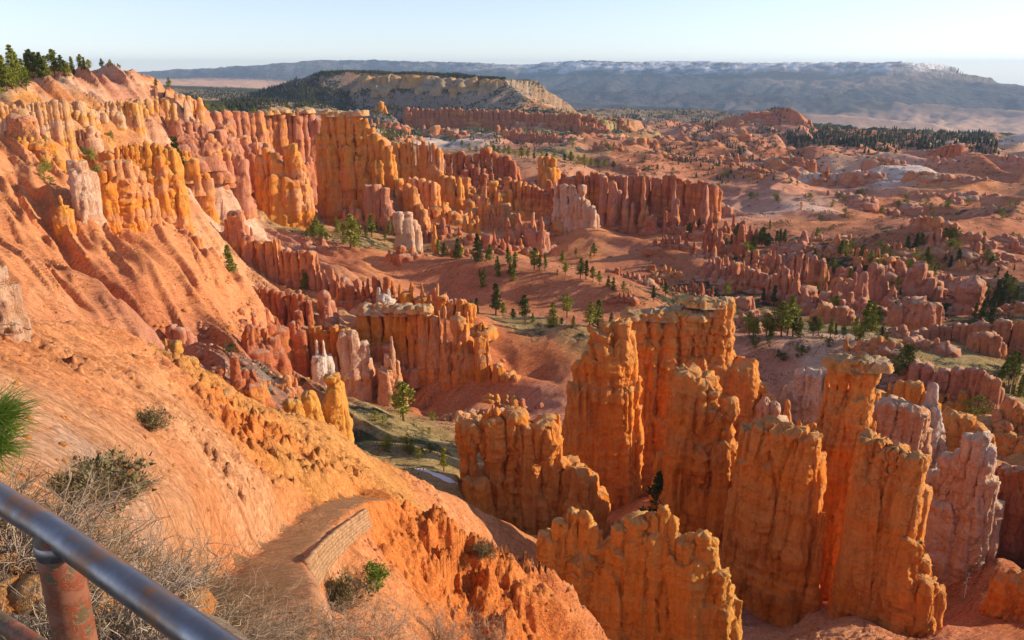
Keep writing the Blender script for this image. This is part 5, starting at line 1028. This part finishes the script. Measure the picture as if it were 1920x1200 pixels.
def build_woodland():
    """the far forest on the mesa, its slopes and the flats beyond the rim: too many to count"""
    r = np.random.RandomState(8); P_ = []
    boxes = [((470,136,700,160),900,6.5,.3),((380,158,760,215),2300,6,.4),((330,178,650,202),2200,7,.2),((640,195,900,262),2600,5.5,.35),((900,205,1160,275),1300,5,.45),((1480,244,1860,274),2600,9,.1),((1150,195,1500,250),2200,7,.45),((1300,230,1560,290),900,6,.5),((1180,268,1500,320),800,5,.5),((380,160,640,176),900,8,.1)]
    for (x0, y0, x1, y1), n, s, cut in boxes:
        k = 0
        xs = r.uniform(x0, x1, n); ys = r.uniform(y0, y1, n)
        for a, b_ in zip(xs, ys):
            p = hit(a, b_, 850, 6000)
            if p is None: continue
            if cut and pn(p[0] / 60., p[1] / 60., 3.)[()] + r.normal() * .15 < cut - .35: continue
            P_.append((p[0] + r.normal() * 4, p[1] + r.normal() * 25, s * r.uniform(.6, 1.25)))
    # crest of the mesa
    W = next(c for c in CR if c['n'] == 'mesa')['w']
    for i in range(2400):
        t = r.uniform(0, len(W) - 1.001); k = int(t); q = W[k] + (W[k+1] - W[k]) * (t - k); d = r.uniform(2, 60); u = q[:2] / np.linalg.norm(q[:2]); P_.append((q[0] + u[0] * d, q[1] + u[1] * d, 5.5 * r.uniform(.6, 1.3)))
    P_ = np.array(P_); n = len(P_); z = gz(P_[:, 0], P_[:, 1]); s = P_[:, 2]
    # three stacked ragged skirts per tree
    Vs, Fs = [], []; k = 5; off = 0
    for lv, (zb, zt, w) in enumerate(((.05, .55, .30), (.32, .8, .22), (.6, 1.05, .13))):
        th = np.linspace(0, 2 * math.pi, k, endpoint=False)[None, :] + r.uniform(0, 6, (n, 1)); rr = w * s[:, None] * r.uniform(.6, 1.3, (n, k))
        ring = np.stack([P_[:, :1] + rr * np.cos(th), P_[:, 1:2] + rr * np.sin(th), z[:, None] + s[:, None] * (zb + r.uniform(-.06, .06, (n, k)))], -1)
        ap = np.stack([P_[:, 0], P_[:, 1], z + s * zt], -1)[:, None, :]
        V = np.concatenate([ring, ap], 1).reshape(-1, 3); b0 = (np.arange(n) * (k + 1))[:, None]; j = np.arange(k)[None, :]
        Fq = np.stack([b0 + j, b0 + (j + 1) % k, b0 + k + 0 * j], -1).reshape(-1, 3); Vs.append(V); Fs.append(Fq + off); off += len(V)
    o = mesh_np('woodland', np.vstack(Vs), np.vstack(Fs), M['far_wood'], smooth_=False); tag(o, kind='stuff')
# ---------------------------------------------------------------- railing, trail, wall, foreground plants, people, stones
def mat_rail():
    m, nt, b = nmat('rail_steel'); p = pos(nt).outputs['Position']
    n = noise(nt, p, 30, 8, .7); n2 = noise(nt, p, 9, 5, .6)
    L(nt, ramp(nt, n2, [(.40, (.30,.29,.31)), (.52, (.22,.19,.19)), (.60, (.26,.13,.07))]), b.inputs['Base Color'])
    L(nt, ramp(nt, n2, [(.45, .95), (.62, .35)]), b.inputs['Metallic']); L(nt, ramp(nt, n, [(.3, .26), (.7, .5)]), b.inputs['Roughness'])
    b.inputs['Specular IOR Level'].default_value = .5; bump(nt, b, n, .25, .002)
    m, nt, b = nmat('post_paint'); n = noise(nt, p_(nt), 22, 6, .62); n2 = noise(nt, p_(nt), 60, 6, .7)
    c = ramp(nt, n, [(.42, (.12,.075,.035)), (.485, (.17,.10,.05)), (.50, (.34,.045,.015)), (.52, (.19,.06,.028)), (.60, (.27,.105,.06))])
    L(nt, c, b.inputs['Base Color']); b.inputs['Roughness'].default_value = .55; b.inputs['Specular IOR Level'].default_value = .4
    bump(nt, b, ramp(nt, n, [(.44, 0.), (.5, 1.)]), .6, .002)
def p_(nt): return pos(nt).outputs['Position']
def at_z(px, py, z):
    d = ray(px, py); return d * (z / d[2])
def build_railing():
    mat_rail(); zt = -.70
    A, B, Cc = at_z(-160, 838, zt), at_z(75, 981, zt), at_z(383, 1198, zt); D = at_z(700, 1420, zt)
    root = empty('railing', at_z(103, 1008, zt) * (1, 1, 0) + np.array([0, 0, -1.75]))
    tag(root, 'metal pipe railing with a chipped red painted post, in the bottom left corner', 'railing', None, 'thing')
    R0 = np.array(root.location)
    def seg(pts, r, k=28):
        return tube(pts, [r] * len(pts), k)
    Dn = [A, B + (A - B) * .35, B + (A - B) * .12, B, B + (Cc - B) * .12, B + (Cc - B) * .35, Cc, D]
    pts = []
    for a, b_ in zip(Dn[:-1], Dn[1:]):
        for t in np.linspace(0, 1, 6)[:-1]: pts.append(a + (b_ - a) * t)
    pts.append(Dn[-1]); pts = np.array(pts)
    for _ in range(4): pts[1:-1] = (pts[:-2] + 2 * pts[1:-1] + pts[2:]) / 4
    V, Fq = seg(pts, .0235); mesh_np('top_rail', V - R0, Fq, M['rail_steel'], parent=root)
    c0 = at_z(104, 1003, zt + .004); n = 16; pp = np.array([c0 + (0, 0, -(1.12) * i / (n - 1)) for i in range(n)])
    V, Fq = tube(np.vstack([pp[:1] + (0, 0, .001), pp]), [.002] + [.0315] * n, 32); po = mesh_np('post', V - R0, Fq, M['post_paint'], parent=root); tag(po, 'chipped red painted post')
    # weld collar at the joint
    V, Fq = tube([c0 + (0, 0, .001), c0 + (0, 0, 0), c0 + (0, 0, -.020), c0 + (0, 0, -.032)], [.002, .030, .0335, .0318], 32); mesh_np('weld', V - R0, Fq, M['rail_steel'], parent=root)
    q0 = at_z(10, 1172, -1.16); dirn = (Cc - A) / np.linalg.norm(Cc - A); q1 = at_z(75, 1214, -1.16); dd = (q1 - q0) / np.linalg.norm(q1 - q0)
    V, Fq = seg([q0 - dd * .8, q0 - dd * .3, q0, q1, q1 + dd * .6, q1 + dd * 1.3], .019); mesh_np('lower_rail', V - R0, Fq, M['post_paint'], parent=root)
def build_trail():
    m, nt, b = nmat('trail_gravel'); p = pos(nt).outputs['Position']; n = noise(nt, p, 5, 9, .75); n3 = noise(nt, p, .7, 4)
    c = ramp(nt, n, [(.3, (.17,.085,.04)), (.5, (.36,.19,.09)), (.7, (.62,.38,.22))]); c = mix(nt, 1.0, c, ramp(nt, n3, [(.35, (.8,.75,.7)), (.65, (1.15,1.1,1.05))]), 'MULTIPLY')
    L(nt, c, b.inputs['Base Color']); bump(nt, b, n, 1.0, .12)
    pts = []
    for a, b_ in zip(TW[:-1], TW[1:]):
        for t in np.linspace(0, 1, 14)[:-1]: pts.append(a + (b_ - a) * t)
    pts.append(TW[-1]); pts = np.array(pts)
    for _ in range(6): pts[1:-1] = (pts[:-2] + 2 * pts[1:-1] + pts[2:]) / 4
    nw = 15; V = []
    for i, q in enumerate(pts):
        t = pts[min(i + 1, len(pts) - 1)] - pts[max(i - 1, 0)]; s = np.array([t[1], -t[0]]); s /= np.linalg.norm(s)
        for j in range(nw):
            u = (j / (nw - 1) * 2 - 1); w = 1.5 * (1 + .18 * math.sin(i * .9) + .1 * math.sin(i * 2.3)) * u
            x, y = q[0] + s[0] * w, q[1] + s[1] * w; edge = abs(u)**6
            V.append((x, y, float(gz(x, y)) + .05 * (1 - edge) - .05 * edge + .04 * float(pn(x * 1.5, y * 1.5, 1)) * (1 - edge)))
    n = len(pts); Fq = [(i * nw + j, i * nw + j + 1, (i + 1) * nw + j + 1, (i + 1) * nw + j) for i in range(n - 1) for j in range(nw - 1)]
    o = mesh_np('trail', V, Fq, m); tag(o, kind='structure')
    # stacked stone retaining wall below the outer edge of the trail
    m, nt, b = nmat('wall_stone'); p = pos(nt).outputs['Position']; n = noise(nt, p, 2.3, 6, .65)
    L(nt, ramp(nt, n, [(.3, (.28,.15,.08)), (.5, (.44,.26,.14)), (.7, (.58,.38,.23))]), b.inputs['Base Color']); bump(nt, b, noise(nt, p, 7, 7, .7), .8, .06)
    r = np.random.RandomState(4); px = [(692,966),(670,980),(648,995),(628,1011),(608,1027),(590,1044),(578,1060)]
    tops = []
    for a, c in px:
        q = hit(a - 12, c - 6); tops.append(q if q is not None else P(a, c, 50))
    tops = np.array(tops); 
    for _ in range(2): tops[1:-1] = (tops[:-2] + 2 * tops[1:-1] + tops[2:]) / 4
    Lc = np.r_[0, np.cumsum(np.linalg.norm(np.diff(tops, axis=0), axis=1))]
    Vs = []
    cross = np.array([tops[-1][1] - tops[0][1], -(tops[-1][0] - tops[0][0])]); cross /= np.linalg.norm(cross)
    if cross[0] < 0: cross = -cross
    nr = 7
    for k in range(nr):
        s = r.uniform(-.4, 0)
        while s < Lc[-1]:
            l = r.uniform(.7, 2.4); c = min(s + l / 2, Lc[-1]); q = np.array([np.interp(c, Lc, tops[:, i]) for i in range(3)]); q2 = np.array([np.interp(min(c + .3, Lc[-1] + .01), Lc, tops[:, i]) for i in range(3)]); q1 = np.array([np.interp(c - .3, Lc, tops[:, i]) for i in range(3)])
            a = math.atan2(q2[1] - q1[1], q2[0] - q1[0]); sl = (q2[2] - q1[2]) / (np.linalg.norm(q2[:2] - q1[:2]) + 1e-6)
            cx, cy = q[:2] + cross * (.22 + .035 * k + r.uniform(-.03, .03)); cz = q[2] + .05 - k * .25
            hx, hy, hz = l / 2 * .96, .17, r.uniform(.09, .12)
            bx = np.array([(sx * hx, sy * hy, sz * hz + sx * hx * sl) for sx in (-1, 1) for sy in (-1, 1) for sz in (-1, 1)]) + r.uniform(-.02, .02, (8, 3))
            X = cx + bx[:, 0] * math.cos(a) - bx[:, 1] * math.sin(a); Y = cy + bx[:, 0] * math.sin(a) + bx[:, 1] * math.cos(a)
            Vs.append((np.c_[X, Y, cz + bx[:, 2]], np.array([(0,1,3,2),(4,6,7,5),(0,4,5,1),(2,3,7,6),(0,2,6,4),(1,5,7,3)]))); s += l
    V, Fq = join(Vs); o = mesh_np('retaining_wall', V, Fq, m, loc=tops[len(tops)//2], smooth_=False)
    tag(o, 'low wall of stacked pale stone courses holding up the trail', 'retaining wall', None, 'thing')
def twigs(ctr, rad, n, r, w=.006, up=.8, curl=.5, seg=6):
    out = []
    for i in range(n):
        a = r.uniform(0, 6.28); el = r.uniform(.1, 1.45) * up; d = np.array([math.cos(a) * math.cos(el), math.sin(a) * math.cos(el), math.sin(el)])
        p = np.array(ctr) + np.array([math.cos(a), math.sin(a), 0]) * rad * r.uniform(0, .45); l = rad * r.uniform(.5, 1.15) / seg; pts = [p - (0, 0, .05)]; 
        for k in range(seg):
            pts.append(pts[-1] + d * l); d = d + r.normal(size=3) * .28 * curl; d /= np.linalg.norm(d)
            if k >= 1 and r.random_sample() < .75:      # side shoots
                e = d + r.normal(size=3) * .75; e /= np.linalg.norm(e); q = pts[-1]; out.append(tube([q, q + e * l * .8, q + (e + r.normal(size=3) * .3) * l * 1.6], [w * .6, w * .5, w * .25], 3))
        out.append(tube(pts, np.linspace(w, w * .35, seg + 1), 3))
    return join(out)
def build_front():
    r = np.random.RandomState(21)
    # grey green shrubs on the slope
    for px, py, wpx, lab, mat in [(205,925,62,'larger grey green shrub on the foreground slope above the railing','sage'),(140,938,48,'smaller grey brown shrub left of the larger shrub above the railing','sage'),(278,798,30,'small round shrub on the upper foreground slope','sage'),(632,1128,46,'grey twiggy shrub under the retaining wall, left of the green sapling','sage'),(905,1035,20,'small grey shrub on the smooth slope right of the knobbly spur','sage')]:
        p = hit(px, py + 8); rng = np.linalg.norm(p); R_ = wpx * rng / F * 1.2
        V, Fq = twigs(p, R_, int(420 if wpx > 30 else 220), r, w=max(.35 * rng / F, .004), up=1, curl=.6, seg=5)
        o = mesh_np('shrub', V, Fq, M['brown_twig'], loc=p); tag(o, lab, 'shrub', None, 'thing')
        cs = p + r.normal(size=(60, 3)) * (R_ * .36, R_ * .36, R_ * .2) + (0, 0, R_ * .42); V, Fq = leaf_cloud(cs, np.full(60, R_ * .24), 26, R_ * .07, r, .6)
        mesh_np('foliage', V - p, Fq, M[mat], parent=o, smooth_=False)
    # bright sapling below the trail
    p = hit(708, 1112); rng = np.linalg.norm(p); Hs = 66 * rng / F
    (tv, tf), cr = pine_meshes('round', 77)
    o = mesh_np('pine_sapling', p + tv * (Hs * .95, Hs * .95, Hs), tf, M['bark'], loc=p); tag(o, 'bushy bright green pine sapling under the retaining wall', 'pine sapling', None, 'thing')
    cs = []; 
    for k in range(90):
        d = r.normal(size=3); d /= np.linalg.norm(d); cs.append(np.array([0, 0, Hs * .5]) + d * (Hs * .33, Hs * .33, Hs * .42) * r.uniform(.3, 1))
    V, Fq = leaf_cloud(np.array(cs), np.full(90, Hs * .1), 26, Hs * .035, r, .6); mesh_np('foliage', V, Fq, M['sapling'], parent=o, smooth_=False)
    # dry shrubs under and beside the railing
    spots = [(20,1120,4.2,.55,'twig'),(150,1075,5.2,.5,'brown_twig'),(60,1040,5.6,.45,'twig'),(230,1150,4.3,.55,'twig'),(330,1090,7.5,.75,'brown_twig'),(420,1180,7.0,.75,'twig'),(190,1230,3.0,.4,'twig'),(-40,1020,5.0,.45,'brown_twig'),(330,1230,4.6,.5,'twig'),(60,1250,3.0,.35,'brown_twig'),(480,1230,8.5,.8,'brown_twig'),(110,1170,4.2,.45,'brown_twig'),(250,1080,6.5,.55,'twig'),(370,1150,7.0,.55,'brown_twig'),(40,990,6,.4,'brown_twig')]
    for k, (px, py, h, R_, mt) in enumerate(spots):
        q = P(px, py, h); g = float(gz(q[0], q[1])); c = np.array([q[0], q[1], g])
        V, Fq = twigs(c, R_, 210, r, w=.0042 if mt == 'twig' else .0032, up=.62, curl=1.0, seg=8)
        o = mesh_np('dry_shrub', V, Fq, M[mt], loc=c); tag(o, 'leafless dry shrub in the tangle under and beside the railing', 'dry shrub', 'dry shrubs beside the railing', 'thing')
    for px, h, R_, up_, lab in [(610,7.0,.85,1.1,'bare pale branched shrub at the bottom edge, left of centre'),(705,7.5,.95,1.1,'bare pale shrub reaching highest at the bottom edge under the sapling'),(820,7.2,.7,1.0,'thin leafless shrub at the bottom edge below the knobbly spur'),(900,7.4,.6,1.0,'sparse twigs of a bare shrub at the bottom edge, right of the knobbly spur'),(540,7.0,.7,1.0,'bare shrub at the bottom edge right of the railing end')]:
        c = hit(px, 1212); dpt = c[1] * CNP - c[2] * SNP; R_ = R_ * 118 * dpt / F; print('bare shrub', px, round(float(dpt), 1))
        V, Fq = twigs(c, R_, 150, r, w=max(.0075, .55 * dpt / F), up=up_, curl=1.3, seg=9)
        o = mesh_np('bare_shrub', V, Fq, M['twig'], loc=c); tag(o, lab, 'bare shrub', None, 'thing')
    # pine sprig at the left edge
    base = P(-60, 1010, 2.9); o = None
    g = np.array([base[0], base[1], float(gz(base[0], base[1]))]); stem = [g - (0, 0, .05), g + (0, .03, .4), P(-70, 960, 2.9), P(-55, 900, 2.9), P(-30, 850, 2.88), P(-8, 790, 2.85)]
    V, Fq = tube(stem, [.014, .012, .010, .008, .006, .004], 6); o = mesh_np('pine_sapling', V, Fq, M['bark'], loc=g); tag(o, 'needle tufts of a young pine entering at the left edge', 'pine sapling', None, 'thing')
    for cx, cy, n in ((-12, 782, 420), (-22, 836, 420), (-30, 700, 90)):
        c = P(cx, cy, 2.86); parts = []
        if cy == 700: continue
        for i in range(n):
            a = r.uniform(-.5, 1.6); d = r.normal(size=3) * .55 + np.array([.75, 0, .25]) ; d /= np.linalg.norm(d); l = r.uniform(.07, .135); q = c + r.normal(size=3) * .018
            parts.append(tube([q, q + d * l * .5 + (0, 0, .004), q + d * l], [.0011, .001, .0004], 3))
        V, Fq = join(parts); mesh_np('needle_tuft', V - g, Fq, M['sapling'], parent=o)
    # strip of snow
    m, nt, b = nmat('snow'); b.inputs['Base Color'].default_value = (.78,.80,.86,1); bump(nt, b, noise(nt, p_(nt), 3, 5), .4, .05)
    pts = [hit(a, c) for a, c in ((778,880),(795,883),(812,888),(828,894),(844,902),(858,909))]; V = []
    for i, q in enumerate(pts):
        w = (.2, 1.0, 1.5, 1.4, 1.1, .4)[i]; u = q[:2] / np.linalg.norm(q[:2])
        for j in range(7):
            t = j / 3 - 1; x, y = q[0] + u[0] * t * w, q[1] + u[1] * t * w; V.append((x, y, float(gz(x, y)) + .22 * (1 - t * t) - .03))
    Fq = [(i * 7 + j, i * 7 + j + 1, (i + 1) * 7 + j + 1, (i + 1) * 7 + j) for i in range(5) for j in range(6)]
    o = mesh_np('snow', V, Fq, m); tag(o, kind='stuff')
def stone_mesh(n, ctrs, sizes, r):
    ico = bmesh.new(); bmesh.ops.create_icosphere(ico, subdivisions=1, radius=1); bv = np.array([v.co[:] for v in ico.verts]); bf = np.array([[v.index for v in f.verts] for f in ico.faces]); ico.free()
    k = len(bv); S_ = sizes[:, None, None] * r.uniform(.6, 1.3, (n, 1, 3)) * (1, 1, .7); V = bv[None] * (1 + r.uniform(-.22, .22, (n, k, 1))) * S_ + ctrs[:, None, :]
    return V.reshape(-1, 3), (bf[None] + (np.arange(n) * k)[:, None, None]).reshape(-1, 3)
def build_stones():
    r = np.random.RandomState(9)
    for nm, mt, boxes in (('rubble', 'rock_pink', [((370,570,545,790),420,.55),((1560,660,1660,740),60,.6),((560,400,640,470),150,.9),((900,780,1000,900),60,.4),((430,450,640,600),90,.5)]),
                          ('gravel', 'rock_orange', [((0,620,700,1150),1500,.055),((600,850,1000,1190),700,.08),((60,400,430,640),260,.3),((1020,900,1920,1195),260,.35),((400,600,1000,780),160,.5)])):
        cs, sz = [], []
        for (x0, y0, x1, y1), n, s in boxes:
            for i in range(n):
                p = hit(r.uniform(x0, x1), r.uniform(y0, y1))
                if p is None or np.linalg.norm(p) > 700 or (nm == 'rubble' and np.linalg.norm(p) < 125) or (x0 == 60 and np.linalg.norm(p) < 120): continue
                q = s * min(r.pareto(2.2) * .5 + .35, 2.6); cs.append(p + (0, 0, q * .15)); sz.append(q)
        V, Fq = stone_mesh(len(cs), np.array(cs), np.array(sz), r); o = mesh_np(nm, V, Fq, M[mt], smooth_=False); tag(o, kind='stuff')
def build_people():
    cl = {}
    for nm, c in (('jacket_dark', (.03,.035,.06)), ('jacket_red', (.35,.06,.04)), ('jacket_grey', (.25,.25,.25))):
        m, nt, b = nmat(nm); sp = nt.nodes.new('ShaderNodeSeparateXYZ'); tc = nt.nodes.new('ShaderNodeTexCoord'); L(nt, tc.outputs['Object'], sp.inputs[0])
        L(nt, ramp(nt, math_(nt, 'MULTIPLY', sp.outputs[2], .5), [(.40, (.03,.03,.05)), (.41, c), (.70, c), (.71, (.45,.25,.17)), (.80, (.45,.25,.17)), (.81, (.05,.03,.02))], 'CONSTANT'), b.inputs['Base Color']); cl[nm] = m
    for px, mt, lab in ((203, 'jacket_dark', 'tiny distant person in dark clothes standing on the orange summit, leftmost'), (216, 'jacket_red', 'tiny distant person in reddish jacket standing on the orange summit'), (224, 'jacket_grey', 'tiny distant person in grey jacket at the right end of the orange summit')):
        q = 127; p = None
        while (p is None or np.linalg.norm(p) > 700) and q < 150: q += .7; p = hit(px, q)
        if p is None: continue
        pts = [(0,0,.92),(0,.0,1.2),(0,0,1.42),(0,0,1.5),(0,.01,1.66),(.10,0,.9),(.12,.02,.48),(.13,0,.05),(-.10,0,.9),(-.13,-.02,.48),(-.14,0,.05),(.2,0,1.38),(.26,.0,1.1),(.24,.1,.88),(-.2,0,1.38),(-.27,.0,1.1),(-.24,.08,.88)]
        rad = [.15,.15,.14,.06,.11,.09,.065,.05,.09,.065,.05,.06,.045,.04,.06,.045,.04]
        ed = [(0,1),(1,2),(2,3),(3,4),(0,5),(5,6),(6,7),(0,8),(8,9),(9,10),(2,11),(11,12),(12,13),(2,14),(14,15),(15,16)]
        me = bpy.data.meshes.new('person'); me.from_pydata(pts, ed, []); o = bpy.data.objects.new('person', me); COL.objects.link(o)
        sk = o.modifiers.new('skin', 'SKIN'); 
        if not me.skin_vertices: me.skin_vertices.new() if hasattr(me.skin_vertices, 'new') else None
        if me.skin_vertices:
            for i, v in enumerate(me.skin_vertices[0].data): v.radius = (rad[i], rad[i] * .8); v.use_root = i == 0
        o.modifiers.new('sub', 'SUBSURF').levels = 1; me.materials.append(cl[mt]); o.location = (p[0], p[1], p[2]); o.rotation_euler = (0, 0, px * .3)
        dg = bpy.context.evaluated_depsgraph_get(); em = bpy.data.meshes.new_from_object(o.evaluated_get(dg)); o.modifiers.clear(); o.data = em
        tag(o, lab, 'person', None, 'thing')
# ---------------------------------------------------------------- light, sky, air, camera
SUN_AZ, SUN_EL = math.radians(82), math.radians(19)     # azimuth clockwise from the view direction (+Y)
def build_light():
    w = bpy.data.worlds.new('World'); S.world = w; w.use_nodes = True; nt = w.node_tree; nt.nodes.clear()
    o = nt.nodes.new('ShaderNodeOutputWorld'); bg = nt.nodes.new('ShaderNodeBackground'); sk = nt.nodes.new('ShaderNodeTexSky')
    sk.sky_type = 'NISHITA'; sk.sun_disc = False; sk.sun_elevation = SUN_EL; sk.sun_rotation = SUN_AZ; sk.altitude = 2400; sk.air_density = 1.0; sk.dust_density = 0.0; sk.ozone_density = 3.0
    hs = nt.nodes.new('ShaderNodeHueSaturation'); hs.inputs['Saturation'].default_value = .72; nt.links.new(sk.outputs[0], hs.inputs['Color']); tint = nt.nodes.new('ShaderNodeMix'); tint.data_type = 'RGBA'; tint.blend_type = 'MULTIPLY'; tint.inputs[0].default_value = 1; tint.inputs[7].default_value = (1.03, .96, .97, 1); nt.links.new(hs.outputs[0], tint.inputs[6]); nt.links.new(tint.outputs[2], bg.inputs[0]); bg.inputs[1].default_value = .11; nt.links.new(bg.outputs[0], o.inputs[0])
    l = bpy.data.lights.new('sun', 'SUN'); l.energy = 3.3; l.angle = math.radians(.5); l.color = (1, .81, .56)
    so = bpy.data.objects.new('sun', l); COL.objects.link(so)
    d = Vector((math.sin(SUN_AZ) * math.cos(SUN_EL), math.cos(SUN_AZ) * math.cos(SUN_EL), math.sin(SUN_EL)))
    so.rotation_euler = d.to_track_quat('Z', 'Y').to_euler()
    c = bpy.data.cameras.new('camera'); c.sensor_width = 36; c.lens = 36 * F / 1920; c.clip_start = .05; c.clip_end = 90000
    co = bpy.data.objects.new('camera', c); COL.objects.link(co); co.location = (0, 0, 0); co.rotation_euler = (math.pi / 2 - PITCH, 0, 0)
    S.camera = co
    S.view_settings.view_transform = 'Standard'; S.view_settings.look = 'None'; S.view_settings.gamma = 1; S.view_settings.exposure = EXPO
    S.cycles.use_denoising = True; S.cycles.max_bounces = 8; S.cycles.diffuse_bounces = 5; S.cycles.volume_bounces = 1
    S.cycles.use_adaptive_sampling = True; S.cycles.adaptive_threshold = .015
EXPO = .86
def build_haze():
    V = np.array([(sx * 26500, 26500. if sy > 0 else -200., sz) for sx in (-1, 1) for sy in (0, 1) for sz in (-1300., 260.)])
    Fq = [(0,1,3,2),(4,6,7,5),(0,4,5,1),(2,3,7,6),(0,2,6,4),(1,5,7,3)]
    m = bpy.data.materials.new('haze'); m.use_nodes = True; nt = m.node_tree; nt.nodes.clear()
    o = nt.nodes.new('ShaderNodeOutputMaterial'); v = nt.nodes.new('ShaderNodeVolumePrincipled'); v.inputs['Color'].default_value = (.48,.70,1,1); v.inputs['Density'].default_value = HAZE; v.inputs['Anisotropy'].default_value = 0.1
    nt.links.new(v.outputs[0], o.inputs['Volume']); ob = mesh_np('haze', V, Fq, m, smooth_=False); tag(ob, kind='stuff')
HAZE = 3.6e-5
import time as _t
_t0 = _t.time()
def _tm(s): print('TIME', s, round(_t.time() - _t0, 1))
build_mats(); plant_mats(); build_light(); prep_rocks(); build_terrain(); _tm('terrain')
build_rocks(); _tm('rocks')
build_trail(); build_railing(); build_front(); _tm('front')
build_trees(); _tm('trees'); build_scrub(); _tm('scrub'); build_woodland(); build_stones(); build_people(); _tm('wood')
build_haze()
